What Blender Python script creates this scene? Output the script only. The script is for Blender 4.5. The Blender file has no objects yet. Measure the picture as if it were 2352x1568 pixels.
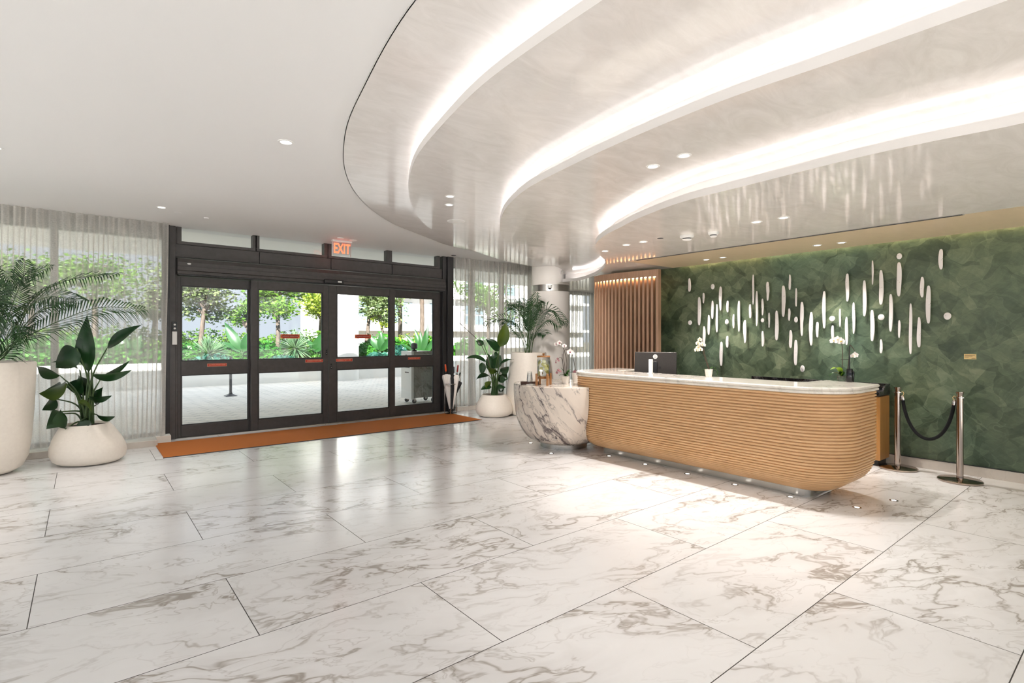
import bpy, bmesh, math, random
from mathutils import Vector, Matrix
import numpy as np
random.seed(7)
S = bpy.context.scene
COL = S.collection
PI = math.pi

# ------------------------------------------------------------------ camera
cam_d = bpy.data.cameras.new('camera')
cam = bpy.data.objects.new('camera', cam_d)
COL.objects.link(cam)
cam.location = (0, 0, 1.5)
cam.rotation_euler = (PI / 2, 0, math.radians(51.0047 - 90))
cam_d.sensor_width = 36
cam_d.lens = 36 * 1215.85 / 2352
cam_d.shift_y = -8.2 / 2352
cam_d.clip_start = .05
cam_d.clip_end = 400
S.camera = cam
S.view_settings.view_transform = 'Standard'
S.view_settings.look = 'None'
S.view_settings.gamma = 1
S.view_settings.use_curve_mapping = False
S.view_settings.exposure = 1.22
S.cycles.max_bounces = 8; S.cycles.diffuse_bounces = 5; S.cycles.glossy_bounces = 3; S.cycles.transmission_bounces = 3; S.cycles.transparent_max_bounces = 8
S.cycles.use_adaptive_sampling = True; S.cycles.adaptive_threshold = .05
S.cycles.caustics_reflective = False; S.cycles.caustics_refractive = False; S.cycles.blur_glossy = 1.0

# ------------------------------------------------------------------ sky, sun
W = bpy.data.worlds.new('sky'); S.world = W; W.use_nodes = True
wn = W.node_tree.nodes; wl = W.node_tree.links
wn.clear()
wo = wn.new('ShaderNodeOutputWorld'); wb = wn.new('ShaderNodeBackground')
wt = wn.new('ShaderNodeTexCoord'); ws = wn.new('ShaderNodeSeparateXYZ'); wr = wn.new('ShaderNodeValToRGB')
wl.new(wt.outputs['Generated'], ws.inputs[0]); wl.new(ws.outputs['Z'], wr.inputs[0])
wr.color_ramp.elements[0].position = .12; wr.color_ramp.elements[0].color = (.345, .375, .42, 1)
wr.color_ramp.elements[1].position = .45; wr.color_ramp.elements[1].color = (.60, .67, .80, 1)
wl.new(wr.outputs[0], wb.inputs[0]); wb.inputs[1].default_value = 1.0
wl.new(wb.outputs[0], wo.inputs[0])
sd = bpy.data.lights.new('sun', 'SUN'); sd.energy = 12.0; sd.angle = .01; sd.color = (1, .98, .95)
so = bpy.data.objects.new('sun', sd); COL.objects.link(so)
so.rotation_euler = Vector((.62, .95, -.62)).to_track_quat('-Z', 'Y').to_euler()

LED = 6.0
SPOT = 32.0

# ------------------------------------------------------------------ helpers
def tag(o, label=None, cat=None, group=None, kind=None):
    if label: o['label'] = label
    if cat: o['category'] = cat
    if group: o['group'] = group
    if kind: o['kind'] = kind
    return o
def empty(name, loc=(0, 0, 0), rz=0):
    o = bpy.data.objects.new(name, None); COL.objects.link(o); o.location = loc; o.rotation_euler = (0, 0, rz); o.empty_display_size = .1
    return o
def thing(name, label, cat, loc=(0, 0, 0), rz=0, group=None):
    return tag(empty(name, loc, rz), label, cat, group)
class MB:
    def __init__(s): s.v = []; s.f = []
    def add(s, vs, fs):
        o = len(s.v); s.v += [tuple(v) for v in vs]; s.f += [tuple(i + o for i in f) for f in fs]; return s
    def box(s, a, b):
        (x0, y0, z0), (x1, y1, z1) = a, b
        return s.add([(x0,y0,z0),(x1,y0,z0),(x1,y1,z0),(x0,y1,z0),(x0,y0,z1),(x1,y0,z1),(x1,y1,z1),(x0,y1,z1)],
                     [(0,3,2,1),(4,5,6,7),(0,1,5,4),(1,2,6,5),(2,3,7,6),(3,0,4,7)])
    def cbox(s, c, h): return s.box([c[i] - h[i] for i in range(3)], [c[i] + h[i] for i in range(3)])
    def lathe(s, prof, n=32, c=(0, 0, 0), a0=0, cap=True):
        m = len(prof); vs = []
        for k in range(n):
            a = a0 + 2 * PI * k / n
            for r, z in prof: vs.append((c[0] + r * math.cos(a), c[1] + r * math.sin(a), c[2] + z))
        fs = []
        for k in range(n):
            q = (k + 1) % n
            for j in range(m - 1): fs.append((k*m+j, q*m+j, q*m+j+1, k*m+j+1))
        if cap:
            if prof[0][0] > 1e-6: fs.append(tuple(k*m for k in reversed(range(n))))
            if prof[-1][0] > 1e-6: fs.append(tuple(k*m+m-1 for k in range(n)))
        return s.add(vs, fs)
    def tube(s, pts, r, n=8, cap=True):
        P = [Vector(p) for p in pts]; m = len(P)
        R = r if hasattr(r, '__len__') else [r] * m
        vs = []; up = None
        for i in range(m):
            t = (P[min(i+1, m-1)] - P[max(i-1, 0)]).normalized()
            if up is None:
                up = Vector((0, 0, 1)) if abs(t.z) < .9 else Vector((1, 0, 0))
            x = (up - t * up.dot(t)).normalized(); y = t.cross(x); up = x
            for k in range(n):
                a = 2 * PI * k / n; vs.append(P[i] + (x * math.cos(a) + y * math.sin(a)) * R[i])
        fs = [(i*n+k, i*n+(k+1) % n, (i+1)*n+(k+1) % n, (i+1)*n+k) for i in range(m-1) for k in range(n)]
        if cap: fs += [tuple(reversed(range(n))), tuple((m-1)*n+k for k in range(n))]
        return s.add(vs, fs)
    def prism(s, poly, z0, z1):
        n = len(poly)
        vs = [(x, y, z0) for x, y in poly] + [(x, y, z1) for x, y in poly]
        return s.add(vs, [tuple(reversed(range(n))), tuple(range(n, 2*n))] + [(i, (i+1) % n, n+(i+1) % n, n+i) for i in range(n)])
    def xf(s, M):
        s.v = [tuple(M @ Vector(v)) for v in s.v]; return s
    def build(s, name, mat, parent=None, smooth=False, bevel=0, angle=40):
        me = bpy.data.meshes.new(name); me.from_pydata(s.v, [], s.f)
        bm = bmesh.new(); bm.from_mesh(me); bmesh.ops.recalc_face_normals(bm, faces=bm.faces); bm.to_mesh(me); bm.free()
        if mat: me.materials.append(mat)
        o = bpy.data.objects.new(name, me); COL.objects.link(o)
        if parent: o.parent = parent
        if smooth: shade(o, angle)
        if bevel:
            b = o.modifiers.new('bevel', 'BEVEL'); b.width = bevel; b.segments = 2; b.limit_method = 'ANGLE'; b.angle_limit = .7
        return o
def shade(o, angle=40):
    me = o.data
    for p in me.polygons: p.use_smooth = True
    if angle < 180:
        bm = bmesh.new(); bm.from_mesh(me)
        for e in bm.edges:
            if len(e.link_faces) == 2 and e.calc_face_angle(0) > math.radians(angle): e.smooth = False
        bm.to_mesh(me); bm.free()
def struct(o): o['kind'] = 'structure'; return o
def copy_tree(o, parent=None):
    c = o.copy(); COL.objects.link(c)
    if parent: c.parent = parent
    for ch in list(o.children): copy_tree(ch, c)
    return c
def text(name, s, size, loc, rot, mat, parent, ext=.001, align='CENTER', sx=1.0, off=0.0):
    cu = bpy.data.curves.new(name, 'FONT'); cu.body = s; cu.size = size; cu.align_x = align; cu.align_y = 'CENTER'; cu.extrude = ext; cu.offset = off
    cu.materials.append(mat); cu.resolution_u = 2
    f_ = bpy.data.objects.new(name, cu); COL.objects.link(f_); bpy.context.view_layer.update()
    me = bpy.data.meshes.new_from_object(f_.evaluated_get(bpy.context.evaluated_depsgraph_get())); bpy.data.objects.remove(f_)
    o = bpy.data.objects.new(name, me); COL.objects.link(o); o.parent = parent; o.location = loc; o.rotation_euler = rot; o.scale = (sx, 1, 1)
    return o
def bez(p0, p1, p2, p3, n=12):
    p0, p1, p2, p3 = map(Vector, (p0, p1, p2, p3)); out = []
    for i in range(n + 1):
        t = i / n; u = 1 - t
        out.append(p0*u**3 + p1*3*u*u*t + p2*3*u*t*t + p3*t**3)
    return out
def catmull(P, n=8):
    P = [Vector(p) for p in P]; Q = [2*P[0]-P[1]] + P + [2*P[-1]-P[-2]]; out = []
    for i in range(1, len(Q) - 2):
        a, b, c, d = Q[i-1:i+3]
        for k in range(n):
            t = k / n
            out.append(.5*((2*b) + (c-a)*t + (2*a-5*b+4*c-d)*t*t + (3*b-a-3*c+d)*t**3))
    out.append(P[-1]); return out
RT = Vector((.7772, -.6293, 0)); FW = Vector((.6293, .7772, 0)); UP = Vector((0, 0, 1))

# ------------------------------------------------------------------ materials
def mat(name, col=(.8, .8, .8), rough=.5, metal=0, **kw):
    m = bpy.data.materials.new(name); m.use_nodes = True
    b = m.node_tree.nodes['Principled BSDF']
    b.inputs['Base Color'].default_value = (*col, 1); b.inputs['Roughness'].default_value = rough; b.inputs['Metallic'].default_value = metal
    for k, v in kw.items(): b.inputs[k.replace('_', ' ')].default_value = v
    return m
class NT:
    def __init__(s, m): s.m = m; s.t = m.node_tree; s.n = s.t.nodes; s.l = s.t.links; s.b = s.n.get('Principled BSDF')
    def node(s, t, **kw):
        n = s.n.new('ShaderNode' + t)
        for k, v in kw.items(): setattr(n, k, v)
        return n
    def link(s, a, b): s.l.new(a, b)
    def put(s, inp, x):
        if hasattr(x, 'is_output'): s.l.new(x, inp)
        elif x is not None: inp.default_value = x
    def math(s, op, a, b=None, c=None):
        n = s.node('Math', operation=op)
        for i, x in enumerate((a, b, c)): s.put(n.inputs[i], x)
        return n.outputs[0]
    def pos(s): return s.node('NewGeometry').outputs['Position']
    def obj(s): return s.node('TexCoord').outputs['Object']
    def sep(s, v):
        n = s.node('SeparateXYZ'); s.link(v, n.inputs[0]); return n.outputs
    def comb(s, x, y, z):
        n = s.node('CombineXYZ')
        for i, q in enumerate((x, y, z)): s.put(n.inputs[i], q)
        return n.outputs[0]
    def mapping(s, v, sc=(1, 1, 1), rot=(0, 0, 0), loc=(0, 0, 0)):
        n = s.node('Mapping'); s.link(v, n.inputs[0]); n.inputs['Scale'].default_value = sc; n.inputs['Rotation'].default_value = rot; n.inputs['Location'].default_value = loc
        return n.outputs[0]
    def vmath(s, op, a, b):
        n = s.node('VectorMath', operation=op); s.put(n.inputs[0], a); s.put(n.inputs[1], b); return n.outputs[0]
    def noise(s, v, scale, detail=4, rough=.5, dist=0, col=False):
        n = s.node('TexNoise'); s.link(v, n.inputs['Vector']); n.inputs['Scale'].default_value = scale; n.inputs['Detail'].default_value = detail
        n.inputs['Roughness'].default_value = rough; n.inputs['Distortion'].default_value = dist
        return n.outputs['Color' if col else 'Fac']
    def ramp(s, f, *st):
        n = s.node('ValToRGB'); s.link(f, n.inputs[0]); e = n.color_ramp.elements
        while len(e) < len(st): e.new(.5)
        for i, (p, c) in enumerate(st):
            e[i].position = p; e[i].color = (c, c, c, 1) if not hasattr(c, '__len__') else (*c, 1)
        return n.outputs[0]
    def mix(s, f, a, b, mode='MIX'):
        n = s.node('MixRGB', blend_type=mode); s.put(n.inputs[0], f)
        for i, x in ((1, a), (2, b)):
            if hasattr(x, 'is_output'): s.link(x, n.inputs[i])
            else: n.inputs[i].default_value = (*x, 1) if len(x) == 3 else x
        return n.outputs[0]
    def bump(s, h, st=.2, d=.01):
        n = s.node('Bump'); s.link(h, n.inputs['Height']); n.inputs['Strength'].default_value = st; n.inputs['Distance'].default_value = d
        s.link(n.outputs[0], s.b.inputs['Normal'])
    def base(s, c): s.link(c, s.b.inputs['Base Color'])
    def rough(s, r): s.link(r, s.b.inputs['Roughness'])
    def ridge(s, v, scale, detail=5, dist=.6):
        return s.math('ABSOLUTE', s.math('SUBTRACT', s.noise(v, scale, detail, .55, dist), .5))
    def vein(s, v, scale, width, detail=5, dist=.6):
        return s.ramp(s.ridge(v, scale, detail, dist), (0, 1), (width, 0))

def m_floor():
    m = mat('floor_marble_tile', rough=.22); t = NT(m); p = t.sep(t.pos())
    Wd, L = .8162, 1.836
    row = t.math('SUBTRACT', t.math('DIVIDE', p[1], Wd), .525)
    k = t.math('FLOOR', row); par = t.math('FLOORED_MODULO', k, 2.0)
    u = t.math('SUBTRACT', t.math('DIVIDE', t.math('SUBTRACT', p[0], 1.609), L), t.math('MULTIPLY', par, .5))
    kc = t.math('FLOOR', u)
    def edge(f, w):
        a = t.math('FRACT', f); a = t.math('MINIMUM', a, t.math('SUBTRACT', 1.0, a)); return t.math('LESS_THAN', a, w)
    g = t.math('MAXIMUM', edge(row, .0024 / Wd), edge(u, .0024 / L))
    wn = t.node('TexWhiteNoise', noise_dimensions='2D'); t.link(t.comb(k, kc, 0), wn.inputs['Vector'])
    off = t.vmath('MULTIPLY', wn.outputs['Color'], (40, 40, 40))
    q = t.mapping(t.vmath('ADD', t.mapping(t.pos(), rot=(0, 0, .35)), off), sc=(.8, 1.55, 1))
    wv = t.vmath('ADD', q, t.vmath('MULTIPLY', t.noise(q, 1.3, 3, .6, 0, True), (.75, .75, .75)))
    big = t.ramp(t.noise(wv, .9, 2), (.42, 0), (.62, 1))
    r1 = t.ridge(wv, 1.5, 5, .35); v1 = t.ramp(r1, (0, 1), (.020, 0)); v2 = t.vein(wv, 3.4, .016, 4, .25)
    soft = t.ramp(r1, (0, 1), (.13, 0))
    vs = t.math('MULTIPLY', t.math('ADD', t.math('MULTIPLY', v1, .95), t.math('ADD', t.math('MULTIPLY', v2, .5), t.math('MULTIPLY', soft, .24))), t.math('ADD', t.math('MULTIPLY', big, .8), .2))
    c = t.mix(vs, (.86, .85, .85), (.42, .38, .345))
    c = t.mix(g, c, (.05, .045, .04))
    t.base(c); t.b.inputs['Specular IOR Level'].default_value = .5
    t.rough(t.mix(g, (.2, .2, .2), (.8, .8, .8)))
    return m
def m_marble(name, base=(.78, .71, .64), vein=(.13, .1, .1), sc=1.0, rough=.12, rot=(.3, .6, .5), amt=1.0):
    m = mat(name, rough=rough); t = NT(m); q = t.mapping(t.obj(), sc=(sc, sc, sc), rot=rot)
    q = t.mapping(q, sc=(2.6, 1, .9))
    wv = t.vmath('ADD', q, t.vmath('MULTIPLY', t.noise(q, 1.6, 5, .6, 0, True), (.7, .7, .7)))
    v1 = t.vein(wv, 1.5, .045, 6, .4); v2 = t.vein(wv, 3.6, .02, 6, .3)
    patch = t.ramp(t.noise(wv, 1.25, 5, .6), (.60, 0), (.66, .8))
    big = t.ramp(t.noise(q, .8, 3), (.4, .15), (.6, 1))
    vs = t.math('MULTIPLY', t.math('MULTIPLY', t.math('ADD', t.math('MULTIPLY', v1, .9), t.math('MULTIPLY', v2, .5)), big), amt)
    c = t.mix(t.noise(wv, 5, 4), base, tuple(x * .8 for x in base))
    c = t.mix(t.math('MULTIPLY', patch, .75 * amt), c, (.30, .25, .22)); c = t.mix(vs, c, vein)
    t.base(c); return m
def m_bowl():
    m = mat('bowl_marble', rough=.1); t = NT(m); p = t.obj()
    def dot(v):
        n = t.node('VectorMath', operation='DOT_PRODUCT'); t.link(p, n.inputs[0]); n.inputs[1].default_value = v; return n.outputs['Value']
    q = t.comb(t.math('MULTIPLY', dot(RT * .57 - UP * .82), .55), t.math('MULTIPLY', dot(RT * .82 + UP * .57), 2.1), t.math('MULTIPLY', dot(FW), 1.2))
    wv = t.vmath('ADD', q, t.vmath('MULTIPLY', t.noise(q, 1.7, 5, .6, 0, True), (.55, .75, .5)))
    v1 = t.vein(wv, 1.35, .022, 5, .25); v2 = t.vein(wv, 2.9, .014, 5, .2)
    h = t.ramp(t.math('ABSOLUTE', t.math('SUBTRACT', t.noise(wv, 1.35, 5, .55, .25), .5)), (0, 1), (.09, 0))
    big = t.ramp(t.noise(q, .8, 3), (.38, .1), (.6, 1)); patch = t.ramp(t.noise(wv, 1.05, 5, .55), (.61, 0), (.63, .8))
    c = t.mix(t.noise(wv, 4, 4), (.82, .72, .62), (.70, .62, .54))
    c = t.mix(t.math('MULTIPLY', h, t.math('ADD', .15, t.math('MULTIPLY', big, .45))), c, (.40, .33, .30)); c = t.mix(patch, c, (.36, .30, .26))
    c = t.mix(t.math('MULTIPLY', t.math('ADD', v1, t.math('MULTIPLY', v2, .6)), t.ramp(big, (0, .45), (.6, 1))), c, (.07, .05, .055))
    t.base(c); return m
def m_plaster(name, base, dark, rough=.2, bump=.05, spec=.5):
    m = mat(name, rough=rough); t = NT(m); p = t.pos()
    q = t.mapping(p, sc=(1.1, 2.6, 2), rot=(0, 0, -.3))
    f = t.noise(q, 2.0, 5, .68, 1.6)
    t.base(t.ramp(f, (.33, dark), (.66, base)))
    t.rough(t.ramp(f, (.3, rough * 1.4), (.65, rough * .7))); t.b.inputs['Specular IOR Level'].default_value = spec
    return m
def m_green():
    m = mat('wall_green_plaster', rough=.4); t = NT(m); q = t.pos()
    wv = t.vmath('ADD', q, t.vmath('MULTIPLY', t.noise(q, 3.0, 2, .6, 0, True), (.22, .22, .22)))
    def pat(sc, rot, st):
        v = t.mapping(t.mapping(wv, rot=(rot, 0, 0)), sc=(1, 1, st)); vo = t.node('TexVoronoi', feature='F1'); t.link(v, vo.inputs['Vector']); vo.inputs['Scale'].default_value = sc
        ve = t.node('TexVoronoi', feature='DISTANCE_TO_EDGE'); t.link(v, ve.inputs['Vector']); ve.inputs['Scale'].default_value = sc
        return t.sep(vo.outputs['Color'])[0], ve.outputs['Distance']
    a, ea = pat(2.6, .7, 2.4); b, eb = pat(3.6, -.6, 2.8); d, ed = pat(5.0, 1.5, 2.0)
    n = t.noise(wv, 4.5, 6, .74, .3); st1 = t.noise(t.mapping(t.mapping(wv, rot=(.7, 0, 0)), sc=(1, 1, 6)), 5, 3, .6); st2 = t.noise(t.mapping(t.mapping(wv, rot=(-.5, 0, 0)), sc=(1, 1, 7)), 6, 3, .6)
    f = t.math('ADD', t.math('ADD', t.math('MULTIPLY', n, .34), t.math('MULTIPLY', t.math('ADD', st1, st2), .13)), t.math('ADD', t.math('MULTIPLY', a, .17), t.math('ADD', t.math('MULTIPLY', b, .14), t.math('MULTIPLY', d, .09))))
    c = t.ramp(f, (.33, (.040, .062, .034)), (.47, (.082, .115, .066)), (.57, (.130, .168, .098)), (.72, (.225, .265, .165)))
    hue = t.ramp(t.noise(q, .75, 2), (.45, 0), (.64, .55)); c = t.mix(hue, c, t.mix(1.0, c, (.62, .98, 1.25), 'MULTIPLY'))
    ln = t.math('MAXIMUM', t.ramp(ea, (0, 1), (.012, 0)), t.ramp(eb, (0, 1), (.010, 0)))
    lm = t.ramp(t.noise(q, 2.3, 4), (.48, 0), (.64, .30)); c = t.mix(t.math('MULTIPLY', ln, lm), c, (.30, .36, .24))
    t.base(c); t.bump(st1, .10, .02); t.rough(t.ramp(n, (.3, .3), (.7, .52))); return m
def m_wood(name, base, dark, axis=(1, 1, 14), sc=6, rough=.38):
    m = mat(name, rough=rough); t = NT(m); q = t.mapping(t.obj(), sc=axis)
    f = t.noise(q, sc, 4, .6, .3)
    g = t.noise(t.mapping(t.obj(), sc=tuple(a * 4 for a in axis)), sc, 1)
    t.base(t.mix(t.math('MULTIPLY', g, .35), t.ramp(f, (.3, dark), (.7, base)), dark)); return m
def m_glass(name, tint=(.95, .965, .965), refl=.07):
    m = bpy.data.materials.new(name); m.use_nodes = True; t = NT(m); t.n.clear()
    o = t.node('OutputMaterial'); tr = t.node('BsdfTransparent'); gl = t.node('BsdfGlossy'); mx = t.node('MixShader')
    tr.inputs[0].default_value = (*tint, 1); gl.inputs['Roughness'].default_value = .02
    lw = t.node('LayerWeight'); lw.inputs[0].default_value = .25
    t.link(t.math('ADD', t.math('MULTIPLY', lw.outputs['Fresnel'], .5), refl * .5), mx.inputs[0])
    t.link(tr.outputs[0], mx.inputs[1]); t.link(gl.outputs[0], mx.inputs[2]); t.link(mx.outputs[0], o.inputs[0]); return m
def m_sheer():
    m = bpy.data.materials.new('sheer_linen'); m.use_nodes = True; t = NT(m); t.n.clear()
    o = t.node('OutputMaterial'); tr = t.node('BsdfTransparent'); df = t.node('BsdfDiffuse'); tl = t.node('BsdfTranslucent'); m1 = t.node('MixShader'); m2 = t.node('MixShader')
    for x in (df, tl): x.inputs[0].default_value = (.91, .885, .85, 1)
    tr.inputs[0].default_value = (1, .99, .97, 1)
    p = t.obj(); th = t.noise(t.mapping(p, sc=(60, 60, 220)), 1, 0)
    lw = t.node('LayerWeight'); lw.inputs[0].default_value = .5
    m1.inputs[0].default_value = .62; t.link(df.outputs[0], m1.inputs[1]); t.link(tl.outputs[0], m1.inputs[2])
    op = t.math('ADD', t.math('ADD', .47, t.math('MULTIPLY', lw.outputs['Facing'], .40)), t.math('MULTIPLY', t.math('SUBTRACT', th, .5), .25))
    cl = t.node('Clamp'); t.link(op, cl.inputs[0]); t.link(cl.outputs[0], m2.inputs[0]); t.link(tr.outputs[0], m2.inputs[1]); t.link(m1.outputs[0], m2.inputs[2]); t.link(m2.outputs[0], o.inputs[0]); return m
def m_leaf(name, a, b, rough=.35, trans=.25, sc=3):
    m = bpy.data.materials.new(name); m.use_nodes = True; t = NT(m); bs = t.b
    f = t.noise(t.obj(), sc, 1); c = t.ramp(f, (.3, a), (.7, b)); t.base(c); bs.inputs['Roughness'].default_value = rough
    tl = t.node('BsdfTranslucent'); t.link(t.mix(1.0, c, (1.1, 1.3, .5), 'MULTIPLY'), tl.inputs[0]); mx = t.node('MixShader'); mx.inputs[0].default_value = trans
    o = t.n['Material Output']; t.link(bs.outputs[0], mx.inputs[1]); t.link(tl.outputs[0], mx.inputs[2]); t.link(mx.outputs[0], o.inputs[0]); return m
def m_emit(name, col, st):
    m = bpy.data.materials.new(name); m.use_nodes = True; t = NT(m); t.n.clear(); e = t.node('Emission'); e.inputs[0].default_value = (*col, 1); e.inputs[1].default_value = st
    o = t.node('OutputMaterial'); t.link(e.outputs[0], o.inputs[0]); return m
def m_noisy(name, a, b, sc=8, rough=.6, bump=0, axis=(1, 1, 1)):
    m = mat(name, rough=rough); t = NT(m); f = t.noise(t.mapping(t.obj(), sc=axis), sc, 3, .6); t.base(t.ramp(f, (.3, a), (.7, b)))
    if bump: t.bump(f, bump, .01)
    return m
def m_paver():
    m = mat('paver_brick', rough=.8); t = NT(m); br = t.node('TexBrick'); t.link(t.mapping(t.pos(), rot=(0, 0, PI / 4)), br.inputs['Vector'])
    br.inputs['Scale'].default_value = 1; br.inputs['Brick Width'].default_value = .42; br.inputs['Row Height'].default_value = .21; br.inputs['Mortar Size'].default_value = .017
    br.inputs['Color1'].default_value = (.74, .69, .60, 1); br.inputs['Color2'].default_value = (.62, .58, .50, 1); br.inputs['Mortar'].default_value = (.15, .165, .16, 1)
    t.base(t.mix(t.noise(t.pos(), .9, 2), br.outputs['Color'], (.78, .73, .65))); return m

M = dict(
    floor=m_floor(), green=m_green(),
    ceil=mat('ceiling_paint', (.83, .82, .815), .75),
    plaster=m_plaster('ceiling_plaster', (.83, .795, .77), (.74, .705, .675), .10, .09, .5),
    soffit=m_plaster('ceiling_soffit_plaster', (.85, .805, .765), (.74, .695, .65), .09, .10, .6),
    tan=m_noisy('ceiling_tan_plaster', (.77, .61, .41), (.81, .645, .44), 5, .3, 0, (1, 3, 1)),
    lip=mat('cove_lip_paint', (.80, .77, .755), .6), gap=mat('shadow_reveal', (.62, .60, .58), .7),
    wall=mat('wall_white_paint', (.80, .755, .71), .6),
    base=m_marble('baseboard_marble', (.70, .64, .57), (.32, .27, .22), .6, .25, (.2, .1, .7), .6),
    bowl=m_bowl(),
    counter=m_marble('counter_marble', (.90, .84, .76), (.16, .13, .12), .8, .08, (.2, .2, .9), .32),
    blackstone=m_marble('black_marble', (.012, .012, .013), (.35, .34, .33), 2.5, .1, (.6, .2, .3), .35),
    ribwood=m_wood('ribbed_oak', (.74, .47, .25), (.60, .355, .17), (1, 1, 12), 3, .4),
    cabwood=m_wood('cabinet_oak', (.56, .285, .09), (.46, .215, .06), (14, 14, 1), 3, .35),
    slat=m_wood('slat_walnut', (.53, .335, .225), (.40, .24, .155), (14, 14, 1), 3, .4),
    bamboo=m_wood('bamboo', (.42, .19, .06), (.32, .13, .035), (10, 10, 1), 6, .35),
    steel=mat('brushed_steel', (.52, .50, .47), .25, 1), chrome=mat('polished_chrome', (.62, .58, .55), .08, 1), bronzed=mat('polished_bronze_steel', (.42, .35, .30), .1, 1),
    frame=m_noisy('dark_bronze_metal', (.060, .054, .052), (.075, .068, .066), 14, .45), framed=mat('black_bronze_metal', (.022, .021, .022), .4), gasket=mat('black_gasket', (.008, .008, .008), .6),
    glass=m_glass('clear_glass'), jar=m_glass('jar_glass', (.975, .985, .985), .12), acrylic=m_glass('acrylic', (.92, .9, .9), .06), cup=m_glass('clear_cup_plastic', (.955, .965, .97), .25),
    sheer=m_sheer(), white=mat('white_plastic', (.82, .81, .79), .4), planter=m_noisy('planter_white', (.80, .73, .65), (.84, .775, .69), 30, .5), pot=mat('white_ceramic', (.84, .80, .74), .3),
    soil=m_noisy('soil', (.02, .012, .008), (.07, .04, .025), 60, .95, .8), black=mat('black_plastic', (.008, .008, .009), .35), velvet=mat('black_velvet', (.004, .004, .005), .9), blackgloss=mat('black_gloss', (.006, .006, .008), .12),
    screenback=m_noisy('monitor_shell', (.022, .018, .016), (.03, .024, .02), 80, .35), art=mat('art_white', (.86, .82, .81), .55), notch=mat('art_dark_joint', (.03, .025, .025), .7), gold=mat('brass_plaque', (.72, .52, .24), .35, .3), ink=mat('ink', (.12, .07, .03), .7),
    mat_=m_noisy('coir_mat', (.46, .125, .012), (.62, .19, .026), 160, .95, .5), red=mat('sticker_red', (.62, .035, .015), .5), orange=mat('sticker_orange', (.80, .20, .06), .5), stick=mat('sticker_text', (.95, .62, .42), .5), darkred=mat('sticker_dark_red', (.35, .012, .008), .5),
    exitred=m_emit('exit_red', (1.0, .11, .05), 1.6), led=m_emit('cove_led', (1.0, .98, .975), LED), warmled=m_emit('warm_led', (1.0, .76, .42), LED * .3), lens=m_emit('lamp_lens', (1.0, .95, .88), 2.2), inlens=m_emit('uplight_lens', (1.0, .95, .88), 2.6),
    fabricw=mat('umbrella_white', (.84, .80, .76), .7), fabricb=mat('umbrella_black', (.008, .008, .009), .6), orangeh=mat('orange_handle', (.75, .09, .015), .4), redh=mat('red_handle', (.22, .012, .012), .35),
    leaf=m_leaf('paradise_leaf', (.006, .030, .010), (.018, .062, .016), .28, .12), leafy=m_leaf('young_leaf', (.03, .07, .008), (.10, .15, .02), .3, .3), palm=m_leaf('palm_leaflet', (.010, .040, .012), (.03, .085, .022), .4, .15), stem=m_leaf('stem_green', (.03, .07, .02), (.07, .12, .035), .45, .05), stemd=mat('stem_brown', (.06, .035, .02), .6),
    petal=mat('petal_white', (.90, .85, .82), .5), petalc=mat('petal_centre', (.30, .012, .05), .5), petalp=m_noisy('petal_speckled', (.25, .06, .09), (.55, .38, .38), 90, .5), olive=m_leaf('orchid_leaf', (.012, .05, .012), (.05, .13, .02), .3, .1), lime=m_leaf('lime_leaf', (.2, .34, .03), (.3, .45, .05), .35, .3), lemon=mat('lemon_slice', (.72, .62, .10), .4), lemonp=mat('lemon_flesh', (.85, .8, .35), .4), water=m_glass('water', (.94, .975, .98), .1),
    paver=m_paver(), kerb=m_noisy('garden_wall_paint', (.78, .77, .71), (.83, .82, .77), 2, .8), exsoffit=mat('canopy_soffit_paint', (.90, .89, .86), .8), bark=m_noisy('bark', (.05, .035, .025), (.14, .105, .08), 12, .9, .6, (1, 1, .3)),
    tl1=m_leaf('tree_leaf', (.045, .13, .010), (.16, .30, .03), .5, .4, 2), tl2=m_leaf('grey_tree_leaf', (.06, .10, .035), (.20, .25, .10), .5, .35, 2), tl3=m_leaf('yellow_tree_leaf', (.16, .24, .02), (.40, .46, .06), .5, .4, 2), bush=m_leaf('bush_leaf', (.015, .10, .012), (.08, .30, .02), .4, .35, 2), bushb=m_leaf('blue_green_leaf', (.010, .06, .05), (.05, .17, .11), .3, .2, 2), big=m_leaf('banana_leaf', (.008, .042, .010), (.025, .105, .018), .35, .12, 1), yucca=m_leaf('yucca_blade', (.05, .13, .06), (.22, .32, .18), .45, .2, 3),
    bwhite=mat('facade_white', (.86, .86, .86), .8), bwin=mat('facade_glass', (.16, .22, .26), .15), podstone=m_marble('podium_stone', (.36, .37, .33), (.12, .12, .1), 1.3, .3, (.3, .5, .2), .8), podwhite=mat('podium_white', (.80, .81, .78), .4), rubber=mat('caster_rubber', (.05, .05, .055), .6), earth=m_noisy('garden_earth', (.05, .04, .02), (.1, .08, .04), 6, .95),
)
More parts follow.
